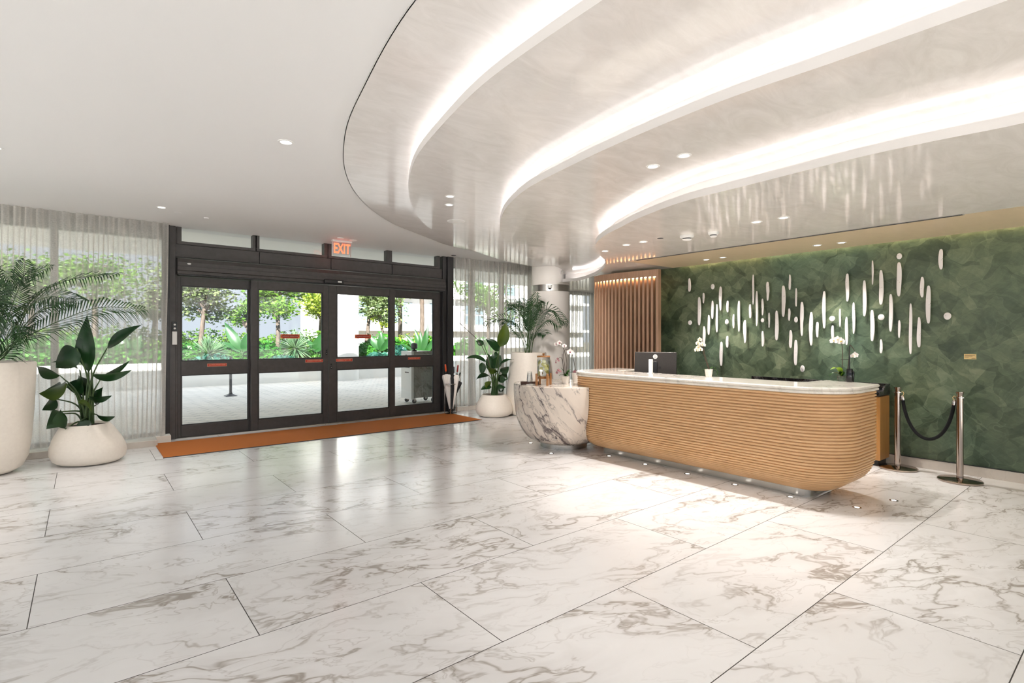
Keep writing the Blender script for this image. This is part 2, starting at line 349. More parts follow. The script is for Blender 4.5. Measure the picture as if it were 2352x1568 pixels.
# ------------------------------------------------------------------ room shell
VW = 9.28          # storefront plane
fl = MB().box((-6.2, -7.2, -.2), (11.5, 9.33, 0)).build('floor', M['floor']); struct(fl)
struct(MB().box((-6.2, -7.2, 3.155), (11.5, 9.6, 3.45)).build('ceiling', M['ceil']))
def glazed_wall(name, axis, at, a0, a1, n):
    f = MB(); p = MB(); g = lambda s0, s1, z0, z1, d0, d1: ((at+d0, s0, z0), (at+d1, s1, z1)) if axis == 'x' else ((s0, at+d0, z0), (s1, at+d1, z1))
    f.box(*g(a0, a1, 0, .1, -.08, .08)); f.box(*g(a0, a1, 3.0, 3.2, -.08, .08))
    for i in range(n+1): c_ = a0 + (a1-a0)*i/n; f.box(*g(c_-.04, c_+.04, .1, 3.0, -.07, .07))
    o = struct(f.build(name, M['frame']))
    for i in range(n): q = a0 + (a1-a0)*i/n; MB().box(*g(q+.04, q+(a1-a0)/n-.04, .1, 3.0, -.005, .005)).build('pane', M['glass'], o)
glazed_wall('window_8', 'x', -6.28, -7.2, 9.2, 9)  # unseen left wall, glazing added to let fill daylight in
glazed_wall('window_9', 'y', -7.28, -6.2, 7.5, 8)  # unseen back wall, likewise glazed to brighten the room
struct(MB().box((7.54, -7.2, 0), (7.7, 6.42, 2.78)).build('wall_right', M['green']))
struct(MB().box((7.54, 6.42, 0), (11.5, 6.6, 2.75)).build('wall_far', M['wall']))
struct(MB().box((11.3, 6.6, 0), (11.5, 9.33, 3.2)).build('wall_passage', M['wall']))
b = MB().box((7.515, -7.2, 0), (7.54, 6.42, .107)); o = struct(b.build('baseboard_right', M['base'], bevel=.002))
bm_ = MB()
for i in range(9): bm_.box((7.5135, .99 - i * .048 - .044, .012), (7.516, .99 - i * .048, .103))
bm_.build('mosaic_tile', M['base'], o)
MB().box((7.512, -7.2, .107), (7.542, 6.42, .113)).build('shadow_bead', M['framed'], o)

def resample(P, n):
    d = [0]
    for i in range(1, len(P)): d.append(d[-1] + (P[i] - P[i-1]).length)
    out = []
    for k in range(n):
        t = d[-1] * k / (n - 1); i = max(j for j in range(len(P)) if d[j] <= t + 1e-9); i = min(i, len(P) - 2)
        out.append(P[i].lerp(P[i+1], (t - d[i]) / max(1e-9, d[i+1] - d[i])))
    return out
def curve2(pts, n=150):
    P = resample(catmull([(x, y, 0) for x, y in pts], 10), n)
    for _ in range(3): P = [P[0]] + [(P[i-1] + P[i]*2 + P[i+1]) / 4 for i in range(1, n-1)] + [P[-1]]
    return P
def offs(P, d):
    out = []
    for i in range(len(P)):
        t = (P[min(i+1, len(P)-1)] - P[max(i-1, 0)]).normalized(); out.append(P[i] + Vector((t.y, -t.x, 0)) * d)
    return out
GROOVE = curve2([(1.2, -7.1), (1.2, -3), (1.2, 0), (1.22, 1.5)] + [(1.249, 2.290), (1.326, 2.820), (1.424, 3.302), (1.549, 3.880), (1.737, 4.457), (1.963, 5.014), (2.288, 5.619), (2.647, 6.137), (2.972, 6.523), (3.443, 6.995), (3.900, 7.304), (4.504, 7.695), (5.121, 8.061), (6.251, 8.362)] + [(8.15, 9.05)])
LIP2 = curve2([(1.77, -7.1), (1.77, -3), (1.77, 0), (1.765, 1)] + [(1.768, 1.553), (1.776, 1.968), (1.802, 2.446), (1.864, 2.821), (1.971, 3.312), (2.091, 3.784), (2.279, 4.267), (2.536, 4.791), (2.866, 5.326), (3.352, 5.965), (3.830, 6.435), (4.440, 6.939)] + [(5.3, 7.48), (6.2, 7.95), (7.0, 8.2), (7.6, 8.3)])
LIP3 = curve2([(2.79, -7.1), (2.79, -3), (2.79, -1)] + [(2.789, 0.391), (2.787, 0.523), (2.776, 0.737), (2.774, 1.050), (2.741, 1.381), (2.753, 1.815), (2.810, 2.406), (2.880, 2.846), (2.947, 3.197), (2.992, 3.436), (3.143, 3.836), (3.361, 4.279), (3.666, 4.742), (4.014, 5.191), (4.397, 5.598), (4.967, 6.084), (5.477, 6.455), (6.043, 6.765), (6.395, 6.893), (6.813, 7.073), (7.333, 7.440)] + [(7.6, 7.8)])
LIP4 = curve2([(3.86, -7.1), (3.86, -3), (3.86, -1), (3.855, 0)] + [(3.884, 0.474), (3.830, 0.829), (3.806, 1.270), (3.860, 2.017), (3.899, 2.545), (4.118, 3.180), (4.303, 3.532), (4.486, 3.893), (4.753, 4.266), (5.003, 4.512), (5.443, 4.844), (5.896, 5.146), (6.317, 5.489), (6.738, 5.919), (7.256, 6.572), (7.653, 7.336), (7.570, 7.718)], 220)
def sweep(P, prof):
    L = [offs(P, o) for o, z in prof]; m = len(prof); n = len(P); mb = MB()
    mb.add([(L[j][i].x, L[j][i].y, prof[j][1]) for i in range(n) for j in range(m)], [(i*m+j, (i+1)*m+j, (i+1)*m+j+1, i*m+j+1) for i in range(n-1) for j in range(m-1)])
    return mb
def flat(poly, z): return MB().add([(p[0], p[1], z) for p in poly], [tuple(range(len(poly)))])
ZT = [3.143, 2.98, 2.81, 2.64]
# outer plaster field with its thin reveal
t1 = struct(flat([tuple(p[:2]) for p in GROOVE] + [tuple(p[:2]) for p in reversed(offs(LIP2, .17))], ZT[0]).build('ceiling_plaster_field', M['plaster']))
sweep(GROOVE, [(0, 3.156), (0, ZT[0]), (.006, ZT[0])]).build('shadow_reveal', M['gap'], t1)
def tier(name, P, inner, zb, zup, mt):
    u = struct(flat([tuple(p[:2]) for p in P] + inner, zb).build(name, mt))
    sweep(P, [(0, zb), (0, zb+.06), (.02, zb+.06), (.02, zb+.018), (.15, zb+.018), (.15, zup+.01)]).build('cove_lip', M['lip'], u, True)
    sweep(P[:-2], [(.146, zb+.052), (.146, zb+.074), (.149, zb+.074), (.149, zb+.052), (.146, zb+.052)]).build('led_strip', M['led'], u)
    return u
tier('ceiling_step_upper', LIP2, [tuple(p[:2]) for p in reversed(offs(LIP3, .17))], ZT[1], ZT[0], M['plaster'])
tier('ceiling_step_middle', LIP3, [tuple(p[:2]) for p in reversed(offs(LIP4, .17))], ZT[2], ZT[1], M['soffit'])
tier('ceiling_step_lower', LIP4, [(7.75, 8.3), (8.15, 9.33), (11.5, 9.33), (11.5, 6.4), (7.47, 6.4), (7.47, 5.05), (6.32, 5.05), (6.32, -7.1)], ZT[3], ZT[2], M['soffit'])
struct(MB().box((6.32, -7.1, 2.64), (7.47, 5.05, 2.66)).build('ceiling_tan_band', M['tan']))
struct(MB().prism([(7.78, 8.4), (7.83, 8.4), (8.2, 9.33), (8.13, 9.33)], 2.64, 3.156).build('trim_bulkhead', M['wall']))
wl_ = tag(MB().box((7.478, -6.9, 2.655), (7.535, 4.95, 2.662)).build('wall_cove_light', M['warmled']), 'hidden warm strip light along the top of green wall', 'light')
wl_2 = struct(MB().box((7.46, -7.1, 2.665), (7.56, 6.42, 2.70)).build('trim_cove_cover', M['ceil']))

# column
cl = struct(MB().lathe([(.4, 0), (.4, 3.16)], 48).build('column', M['wall'], None, True)); cl.location = (7.75, 8.26, 0)
MB().lathe([(.402, 2.47), (.408, 2.473), (.408, 2.605), (.402, 2.608)], 48, cap=False).build('metal_band', M['steel'], cl, True)

# ------------------------------------------------------------------ storefront
tr = struct(MB().box((.98, VW-.06, 0), (1.06, VW+.12, 3.155)).box((1.02, VW-.02, 0), (1.09, VW+.12, 3.155)).build('trim_1', M['frame'], None, bevel=.004))
MB().box((.93, VW-.10, 0), (.985, VW+.12, 3.155)).build('jamb_cover', M['framed'], tr)
tr2 = struct(MB().box((5.66, VW-.06, 0), (5.75, VW+.12, 3.155)).box((5.76, VW-.09, 0), (5.90, VW+.12, 3.155)).build('trim_2', M['framed'], None, bevel=.004))
# fascia: four panels with open joints
f = struct(MB().box((1.06, VW-.0, 2.70), (5.72, VW+.1, 2.90)).build('trim_3', M['framed']))
for a, b_ in ((1.06, 2.215), (2.225, 3.385), (3.395, 4.555), (4.565, 5.70)):
    MB().box((a, VW-.03, 2.705), (b_, VW, 2.895)).build('fascia_panel', M['frame'], f, bevel=.003)
# transom windows
XT = [(1.14, 2.12), (2.22, 3.27), (3.40, 4.45), (4.56, 5.55)]
for i, (a, b_) in enumerate(XT):
    w = struct(MB().box((a-.06, VW-.03, 2.90), (b_+.06, VW+.1, 2.945)).box((a-.06, VW-.03, 2.945), (a, VW+.1, 3.155)).box((b_, VW-.03, 2.945), (b_+.06, VW+.1, 3.155)).build('window_%d' % (i+1), M['frame'], None, bevel=.002))
    MB().box((a, VW+.03, 2.945), (b_, VW+.04, 3.155)).build('pane', M['glass'], w)
# door operator housing
hd = struct(MB().add([(x, y, z) for x in (1.075, 5.67) for y, z in ((VW-.14, 2.45), (VW-.14, 2.49), (VW-.165, 2.50), (VW-.165, 2.56), (VW-.15, 2.565), (VW-.15, 2.62), (VW-.13, 2.68), (VW+.02, 2.695), (VW+.02, 2.45))],
     [tuple(range(9)), tuple(range(17, 8, -1))] + [(i, (i+1) % 9, 9+(i+1) % 9, 9+i) for i in range(9)]).build('trim_4', M['frame']))
MB().box((1.09, VW-.10, 2.43), (5.66, VW+.12, 2.45)).build('door_track', M['framed'], hd)
MB().lathe([(.026, 0), (.026, .004)], 16).xf(Matrix.Translation((1.22, VW-.154, 2.60)) @ Matrix.Rotation(PI/2, 4, 'X') @ Matrix.Scale(.45, 4, (0, 1, 0))).build('maker_badge', M['white'], hd)
for d_, r in (((1.09, 0), 0),): pass

def door(idx, x0, x1, gx0, gx1, y, sticker, lock=None):
    t = .055
    d = MB()
    zt = 2.425
    d.box((x0, y, .012), (gx0, y+t, zt)).box((gx1, y, .012), (x1, y+t, zt)).box((gx0, y, .012), (gx1, y+t, .18)).box((gx0, y, .94), (gx1, y+t, 1.147)).box((gx0, y, 2.288), (gx1, y+t, zt))
    o = struct(d.build('door_%d' % idx, M['frame'], None, bevel=.003))
    g = MB()
    for z0, z1 in ((.18, .94), (1.147, 2.288)):
        w = .014
        for q in ((gx0, z0, gx1, z0+w), (gx0, z1-w, gx1, z1), (gx0, z0, gx0+w, z1), (gx1-w, z0, gx1, z1)): g.box((q[0], y+.012, q[1]), (q[2], y+.04, q[3]))
    g.build('glazing_bead', M['framed'], o)
    MB().box((gx0, y+.024, .18), (gx1, y+.031, .94)).build('lower_pane', M['glass'], o)
    MB().box((gx0, y+.024, 1.147), (gx1, y+.031, 2.288)).build('upper_pane', M['glass'], o)
    g = MB()
    for xx in (gx0-.012, gx1+.006): g.box((xx, y-.0008, .02), (xx+.004, y, zt-.01))
    g.build('frame_seam', M['gasket'], o)
    for (kind, sx, sz, w, h) in sticker:
        if kind == 'slide':
            s_ = tag(MB().box((sx-w/2, y+.0215, sz-h/2), (sx+w/2, y+.0235, sz+h/2)).build('sliding_door_sign', M['orange'], o), 'orange and red sign reading AUTOMATIC SLIDING DOOR')
            yy = y+.0205; a = w*.36; hh = h*.33
            MB().add([(sx-a, yy, sz-hh), (sx+a, yy, sz-hh), (sx+a, yy, sz-h*.42), (sx+w*.47, yy, sz), (sx+a, yy, sz+h*.42), (sx+a, yy, sz+hh), (sx-a, yy, sz+hh), (sx-a, yy, sz+h*.42), (sx-w*.47, yy, sz), (sx-a, yy, sz-h*.42)], [tuple(range(10))]).build('arrow_shape', M['darkred'], s_)
            text('lettering', 'AUTOMATIC SLIDING DOOR', h*.30, (sx, yy-.001, sz), (PI/2, 0, 0), M['stick'], s_, .0003, sx=.92)
        else:
            s_ = tag(MB().box((sx-w/2, y-.002, sz-h/2), (sx+w/2, y-.0003, sz+h/2)).build('warning_sticker', M['red'], o), 'red sticker reading ' + kind)
            bd = MB()
            for q in ((-w/2, -h/2, w/2, -h/2+.003), (-w/2, h/2-.003, w/2, h/2), (-w/2, -h/2, -w/2+.003, h/2), (w/2-.003, -h/2, w/2, h/2)): bd.box((sx+q[0], y-.0025, sz+q[1]), (sx+q[2], y-.002, sz+q[3]))
            bd.build('sticker_border', M['stick'], s_)
            n = len(kind); text('lettering', kind, h*.58, (sx, y-.003, sz), (PI/2, 0, 0), M['stick'], s_, .0003, sx=min(1.2, w*.9/(n*h*.58*.62)))
    if lock:
        lx, lz = lock
        l = MB().lathe([(.016, 0), (.016, .012), (.010, .016)], 16, cap=True).xf(Matrix.Translation((lx, y, lz+.035)) @ Matrix.Rotation(PI/2, 4, 'X')); l.box((lx-.016, y-.012, lz-.045), (lx+.016, y, lz+.012)).build('lock', M['black'], o, bevel=.003)
        MB().box((lx-.005, y-.014, lz-.02), (lx+.006, y-.012, lz-.011)).build('lock_indicator', M['white'], o)
    return o
door(1, 1.09, 2.15, 1.143, 2.07, VW+.03, [('CAUTION STAND CLEAR', 1.62, 1.08, .27, .046)])
door(2, 2.09, 3.335, 2.20, 3.235, VW-.05, [('IN EMERGENCY PUSH TO OPEN', 3.09, 1.105, .30, .05), ('slide', 2.70, 1.527, .31, .07)], (3.30, 1.245))
door(3, 3.345, 4.61, 3.49, 4.495, VW-.05, [('IN EMERGENCY PUSH TO OPEN', 3.62, 1.105, .30, .05), ('slide', 3.98, 1.527, .31, .07)], (3.385, 1.00))
door(4, 4.58, 5.66, 4.64, 5.50, VW+.03, [('CAUTION STAND CLEAR', 5.06, 1.10, .27, .046)])
struct(MB().box((1.06, VW-.08, 0), (5.70, VW+.13, .012)).build('trim_5', M['steel']))
s_ = thing('motion_sensor', 'black door motion sensor bar over the meeting sliding doors', 'sensor', (3.38, VW-.165, 2.475))
MB().box((-.17, -.055, -.035), (.17, 0, .035)).build('housing', M['black'], s_, bevel=.012)
MB().box((.06, -.057, -.012), (.13, -.054, .014)).build('label', M['white'], s_, bevel=.002)
s_ = thing('key_switch', 'slim wall switch with two buttons on door jamb left of doors', 'switch', (1.045, VW-.075, 1.58))
MB().box((-.032, -.02, .02), (.032, .015, .16)).build('switch_plate', M['black'], s_, bevel=.004)
for z in (.06, .115): MB().lathe([(.014, 0), (.014, .008)], 14).xf(Matrix.Translation((0, -.02, z)) @ Matrix.Rotation(PI/2, 4, 'X')).build('button', M['white'], s_)
MB().box((-.03, -.014, -.18), (.03, .015, .015)).build('instruction_plate', M['white'], s_, bevel=.003)

# side glazing
def glaze(idx, x0, x1, mull, zt=2.95):
    m_ = MB().box((x0, VW, .02), (x1, VW+.1, .12)).box((x0, VW, zt), (x1, VW+.1, 3.155))
    for x in mull: m_.box((x-.04, VW, .12), (x+.04, VW+.1, zt))
    m_.box((x0, VW, .12), (x0+.05, VW+.1, zt)).box((x1-.05, VW, .12), (x1, VW+.1, zt))
    w = struct(m_.build('window_%d' % idx, M['bwhite'] if idx > 9 else M['steelwin'], None, bevel=.004))
    xs = [x0+.03] + list(mull) + [x1-.03]
    for a, b_ in zip(xs[:-1], xs[1:]): MB().box((a+.03, VW+.04, .12), (b_-.03, VW+.05, zt)).build('pane', M['glass'], w)
    return w
M['steelwin'] = mat('window_grey_metal', (.36, .36, .35), .5)
glaze(5, -6.2, .95, (-4.6, -3.2, -1.75, -.30))
glaze(6, 5.88, 8.1, (6.42, 7.25))
glaze(7, 8.1, 11.3, (8.75, 9.32, 10.2), 2.58)
struct(MB().box((-6.2, 8.80, 0), (.80, VW, .085)).build('baseboard_front', M['base'], None, bevel=.004))
struct(MB().box((.80, 9.0, 0), (.98, VW, .10)).build('trim_6', M['kerb'], None, bevel=.003))
struct(MB().box((5.95, 9.12, 0), (11.3, VW, .085)).build('baseboard_passage', M['base'], None, bevel=.004))

# sheer curtains
def curtain(label, x0, x1, y, z0, z1, n, amp, seed, dens=None):
    r = random.Random(seed); N = n * 8; ph = [r.uniform(-.5, .5) for _ in range(n + 2)]; am = [amp * r.uniform(.35, 1.3) for _ in range(n + 2)]
    vs, fs = [], []
    rows = [0, .04, .25, .5, .75, 1]
    for j, t in enumerate(rows):
        for i in range(N + 1):
            u = i / N; k = u * n; a = am[int(k)] * (1 - k % 1) + am[int(k) + 1] * (k % 1)
            w = a * math.sin(2*PI*k + ph[int(k)] * t) + .35 * amp * math.sin(4.7*k + 1.3 * t + seed)
            sg = .8 if t < .05 else 1
            x = x0 + (x1-x0) * u + .018 * math.sin(2*PI*k*2 + seed) + .02 * math.sin(k * .9 + 3 * t)
            vs.append((x, y + w * sg, z1 + (z0 - z1) * t))
    for j in range(len(rows)-1):
        for i in range(N): q = j*(N+1)+i; fs.append((q, q+1, q+N+2, q+N+1))
    o = MB().add(vs, fs).build('sheer_curtain', M['sheer'], None, True, angle=180)
    return tag(o, label, 'curtain')
curtain('wide sheer linen curtain over the window left of the sliding doors', -6.0, .93, 9.05, .10, 3.15, 58, .042, 3)
curtain('sheer linen curtain between sliding doors and round column', 5.90, 8.08, 9.13, .10, 3.15, 18, .05, 5)
curtain('distant sheer curtain behind column and slatted wood screen', 8.2, 11.2, 9.15, .10, 2.635, 24, .05, 9)

# door mats
for (a, b_, lab) in ((.78, 3.235, 'orange brown coir door mat in front of the left sliding doors'), (3.24, 5.65, 'orange brown coir door mat in front of right doors under umbrella stand')):
    t = thing('door_mat', lab, 'mat', ((a+b_)/2, 8.42, 0)); w = (b_-a)/2
    MB().box((-w, -.56, 0), (w, .55, .012)).build('pile', M['mat_'], t, bevel=.003)
    e = MB(); e.box((-w-.008, -.568, 0), (w+.008, -.56, .009)); e.box((-w-.008, .55, 0), (w+.008, .558, .009)); e.build('rubber_edge', M['rubber'], t)

# exit sign
t = thing('exit_sign', 'clear edge lit EXIT sign with red letters hanging from the ceiling', 'sign', (3.42, 8.83, 3.155))
MB().box((-.17, -.035, -.03), (.17, .035, 0)).build('mounting_bar', M['white'], t, bevel=.006)
MB().box((-.16, -.004, -.265), (.16, .004, -.03)).build('panel', M['acrylic'], t)
text('lettering', 'EXIT', .235, (0, -.006, -.145), (PI/2, 0, 0), M['exitred'], t, .002, sx=.60, off=.005)
for x in (-.16, .156): MB().box((x, -.005, -.265), (x+.004, .005, -.03)).build('panel_edge', mat('pink_acrylic_edge', (.9, .55, .5), .3), t)

# ------------------------------------------------------------------ ceiling fittings
def spot(loc, p, ang=75, blend=.6, col=(1, .95, .90), rad=.03, tilt=None):
    d = bpy.data.lights.new('downlight_lamp', 'SPOT'); d.energy = p; d.spot_size = math.radians(ang); d.spot_blend = blend; d.color = col; d.shadow_soft_size = rad
    o = bpy.data.objects.new('downlight_lamp', d); COL.objects.link(o); o.location = loc
    if tilt: o.rotation_euler = Vector(tilt).to_track_quat('-Z', 'Y').to_euler()
    return o
dl0 = None
def downlight(x, y, z, label, group, p=0, r=.052, ang=80, tilt=None, col=(1, .95, .90), blend=.5):
    global dl0
    if dl0 is None:
        dl0 = thing('downlight', label, 'downlight', (x, y, z), 0, group)
        MB().lathe([(.040, -.001), (.042, -.005), (.056, -.004), (.058, 0)], 28, cap=False).build('trim_ring', M['white'], dl0, True)
        MB().lathe([(.0401, -.0015), (.034, -.0012), (1e-7, -.001)], 24, cap=False).build('lens', M['lens'], dl0)
        o = dl0
    else:
        o = copy_tree(dl0); o.location = (x, y, z); o['label'] = label; o['group'] = group
    o.scale = (r/.058,)*3
    if p: spot((x, y, z-.03), p, ang, blend, tilt=tilt, col=col, rad=.018)
    return o
G1 = 'downlights over the reception desk'; G2 = 'downlights in the tan band by the green wall'; G3 = 'downlights in the upper ceiling'
downlight(5.14, 2.53, 2.64, 'paired downlight over desk front nearest the camera, right of smoke detectors', G1, SPOT*1.15, ang=92)
downlight(5.16, 2.28, 2.64, 'second paired downlight over desk front, right of its twin', G1, SPOT*1.15, ang=92)
downlight(5.17, 4.16, 2.64, 'farther left of two paired downlights over left end of desk', G1, SPOT*1.15, ang=92)
downlight(5.16, 3.90, 2.64, 'right one of two paired downlights over left end of desk', G1, SPOT*1.15, ang=92)
downlight(7.05, 4.21, 2.64, 'leftmost downlight in the tan ceiling band by the green wall', G2, SPOT*1.3, ang=92, blend=.9)
downlight(7.04, 3.95, 2.64, 'second downlight from the left in the tan ceiling band', G2, SPOT*1.3, ang=92, blend=.9)
downlight(7.02, 2.70, 2.64, 'third downlight from the left in the tan ceiling band', G2, SPOT*1.3, ang=92, blend=.9)
downlight(7.05, 2.44, 2.64, 'rightmost downlight in the tan ceiling band by the green wall', G2, SPOT*1.3, ang=92, blend=.9)
downlight(3.38, 2.465, 2.81, 'left one of the downlight pair in the middle plaster step', G3, SPOT*.8)
downlight(3.354, 2.178, 2.81, 'right one of the downlight pair in the middle plaster step', G3, SPOT*.8)
downlight(2.98, 4.71, 2.98, 'upper one of two downlights above the round ceiling speaker', G3, SPOT*3.6, ang=48, tilt=(4.4, 3.3, -2.1))
downlight(3.16, 5.01, 2.98, 'lower one of two downlights above the round ceiling speaker', G3, SPOT*3.6, ang=48, tilt=(4.4, 3.3, -2.1))
downlight(1.33, 4.68, 3.155, 'large round downlight in the flat white ceiling', G3, SPOT*1.5, .065, 70, tilt=(-.5, .75, -.62))
downlight(5.32, 4.63, 2.64, 'single faint downlight at far left of the desk soffit', G1, SPOT*.8)
downlight(.77, 8.01, 3.155, 'bright downlight in white ceiling by left curtain', G3, SPOT*.8, .06)
downlight(-.6, 6.4, 3.155, 'downlight in white ceiling above the potted plants', G3, SPOT*.9, .06)
def disc(name, label, cat, x, y, z, r, h, m_, group=None):
    return tag(MB().lathe([(r, 0), (r, -h*.6), (r*.9, -h), (1e-6, -h)], 28, (x, y, z)).build(name, m_, None, True), label, cat, group)
disc('ceiling_speaker', 'large flat round speaker grille in the upper plaster step', 'speaker', 3.68, 5.67, 2.98, .115, .006, M['white'])
disc('sprinkler_cover', 'flush sprinkler cover in white ceiling beside left curtain downlight', 'sprinkler', .967, 8.21, 3.155, .04, .003, M['ceil'])
disc('sprinkler_cover', 'small recessed sprinkler cap in white ceiling before left transom pane', 'sprinkler', 1.317, 8.32, 3.155, .03, .012, M['ceil'])
disc('ceiling_detector', 'left round cap above the exit sign', 'sensor', 3.305, 8.591, 3.155, .05, .012, M['white'])
disc('ceiling_detector', 'right round cap above the exit sign', 'sensor', 3.55, 8.66, 3.155, .06, .01, M['white'])
disc('curtain_sensor', 'small dark disc in white ceiling before the right curtain', 'sensor', 5.763, 8.975, 3.155, .05, .006, M['rubber'])
disc('sprinkler_plate', 'dark flush disc left of the two smoke detectors', 'sprinkler', 5.13, 3.64, 2.64, .035, .004, M['rubber'])
for x, y, lab in ((5.23, 3.36, 'left white smoke detector over reception desk, wide and flat'), (5.28, 3.07, 'right white smoke detector over reception desk, narrow and tall')):
    t = thing('smoke_detector', lab, 'smoke detector', (x, y, 2.64)); w = .075 if '3.36' in str(y) else .055
    MB().lathe([(w, 0), (w, -.018), (w*.82, -.03)], 28).build('base', M['white'], t, True)
    MB().lathe([(w*.62, -.03), (w*.62, -.042)], 24).build('sensing_chamber', M['rubber'], t)
    MB().lathe([(w*.72, -.042), (w*.5, -.055), (1e-6, -.057)], 24).build('cap', M['white'], t, True)
t = thing('linear_diffuser', 'long dark double slot air diffuser along the tan ceiling band', 'air vent', (6.305, 3.03, 2.64))
MB().box((-.035, -1.86, -.004), (.03, 1.86, -.001)).build('flange', mat('diffuser_grey', (.42, .40, .38), .5), t)
for x in (-.022, .006): MB().box((x, -1.85, -.0055), (x+.014, 1.85, -.004)).build('slot', M['gasket'], t)

# security camera on the column
t = thing('dome_camera', 'small white dome security camera on the column band', 'camera', (7.46, 7.98, 2.54))
MB().lathe([(.05, .05), (.05, .02), (.045, 0)], 20).build('base', M['white'], t, True)
MB().lathe([(.042, 0), (.036, -.022), (.02, -.04), (1e-6, -.046)], 20).build('dome', M['blackgloss'], t, True)
MB().lathe([(.048, .02), (.045, -.01), (.040, -.016)], 20, cap=False).build('cover', M['white'], t, True)

# ------------------------------------------------------------------ slatted screen
t = thing('slatted_screen', 'tall curved walnut slatted screen beside the green wall', 'screen', (0, 0, 0))
SC = catmull([(7.135, 5.10, 0), (7.07, 5.48, 0), (7.03, 5.87, 0), (7.04, 6.2, 0), (7.085, 6.42, 0)], 12)
SC = resample(SC, 60)
def rib(i0, i1, d0, d1, z0, z1):
    a = offs(SC, d0); b_ = offs(SC, d1); P = [a[i] for i in range(i0, i1+1)] + [b_[i] for i in range(i1, i0-1, -1)]
    return MB().prism([(p.x, p.y) for p in P], z0, z1)
rib(0, 59, 0, .10, 2.49, 2.60).build('top_rail', M['slat'], t)
rib(0, 59, 0, .10, 0, .10).build('bottom_rail', M['slat'], t)
rib(0, 2, 0, .10, .1, 2.49).build('end_post', M['slat'], t)
rib(58, 59, 0, .10, .1, 2.49).build('end_post', M['slat'], t)
for k in range(16):
    c_ = 5 + k * 3.36; a = offs(SC, .004); b_ = offs(SC, .096); i = int(c_); f_ = c_ - i
    p = a[i].lerp(a[min(i+1, 59)], f_); q = b_[i].lerp(b_[min(i+1, 59)], f_); tt = (a[min(i+1, 59)] - a[i]).normalized() * .0175
    MB().prism([((p-tt).x, (p-tt).y), ((p+tt).x, (p+tt).y), ((q+tt).x, (q+tt).y), ((q-tt).x, (q-tt).y)], .1, 2.49).build('slat', M['slat'], t)
rib(3, 57, .035, .065, 2.484, 2.489).build('led_strip', M['warmled2'] if 'warmled2' in M else m_emit('screen_led', (1, .74, .45), 24), t)

# ------------------------------------------------------------------ wall art
ART = [(4.766, 2.235, 2.448, 0.040), (4.594, 1.695, 2.140, 0.049), (4.521, 2.037, 2.201, 0.030), (4.367, 2.244, 2.326, 0.052), (4.372, 1.790, 2.071, 0.036), (4.299, 1.582, 2.014, 0.029), (4.240, 1.911, 2.278, 0.043), (4.433, 1.547, 1.855, 0.037), (4.757, 1.708, 1.778, 0.061), (4.513, 1.390, 1.682, 0.043), (4.228, 1.076, 1.443, 0.045), (4.127, 1.883, 2.057, 0.032), (4.139, 1.701, 1.781, 0.050), (4.132, 1.354, 1.531, 0.035), (4.033, 1.641, 1.851, 0.027), (3.950, 1.588, 2.048, 0.036), (3.859, 1.420, 1.760, 0.045), (3.780, 1.783, 1.988, 0.033), (3.736, 1.979, 2.413, 0.023), (3.683, 1.665, 2.173, 0.030), (3.601, 1.818, 2.058, 0.029), (3.601, 1.720, 1.778, 0.043), (3.597, 1.377, 1.599, 0.034), (3.528, 2.024, 2.291, 0.038), (3.508, 1.642, 1.855, 0.018), (3.403, 1.465, 1.880, 0.041), (3.312, 1.789, 2.221, 0.046), (3.236, 1.733, 1.903, 0.027), (3.228, 2.154, 2.365, 0.024), (3.218, 1.363, 1.606, 0.035), (3.146, 1.923, 2.172, 0.020), (3.148, 1.709, 1.786, 0.041), (3.152, 1.129, 1.475, 0.040), (3.073, 1.524, 1.985, 0.040), (3.065, 1.044, 1.132, 0.048), (2.958, 1.398, 1.845, 0.045), (2.881, 1.504, 1.709, 0.031), (2.799, 1.623, 2.110, 0.038), (2.703, 1.713, 1.782, 0.059), (2.698, 1.482, 1.661, 0.030), (2.612, 1.641, 1.872, 0.020), (2.537, 1.409, 1.765, 0.032), (2.528, 1.958, 2.312, 0.036), (2.457, 1.550, 1.946, 0.031), (2.339, 1.765, 2.212, 0.037), (2.256, 1.458, 1.843, 0.039), (2.253, 2.149, 2.446, 0.018), (2.164, 1.900, 2.320, 0.039), (2.164, 1.714, 1.786, 0.059), (2.164, 1.314, 1.483, 0.026), (2.065, 1.572, 2.024, 0.035), (1.984, 1.989, 2.395, 0.043), (1.981, 2.430, 2.501, 0.047), (1.981, 1.498, 1.709, 0.023), (1.871, 1.309, 1.904, 0.028), (1.792, 1.391, 1.742, 0.033), (1.763, 1.964, 2.202, 0.035), (1.705, 1.664, 2.098, 0.040), (1.592, 2.268, 2.498, 0.036), (1.533, 1.703, 1.783, 0.059)]
ORD = 'first second third fourth fifth sixth seventh eighth ninth tenth eleventh twelfth thirteenth fourteenth fifteenth sixteenth seventeenth eighteenth nineteenth twentieth'.split()
def ordn(i):
    tens = ['', '', 'twenty', 'thirty', 'forty', 'fifty', 'sixty']; tn = ['', '', '', 'thirtieth', 'fortieth', 'fiftieth', 'sixtieth']
    if i < 20: return ORD[i]
    n = i + 1
    if n == 20: return 'twentieth'
    return tn[n//10] if n % 10 == 0 else tens[n//10] + '-' + ORD[n % 10 - 1]
ART.sort(key=lambda a: -a[0])
cnt = {}
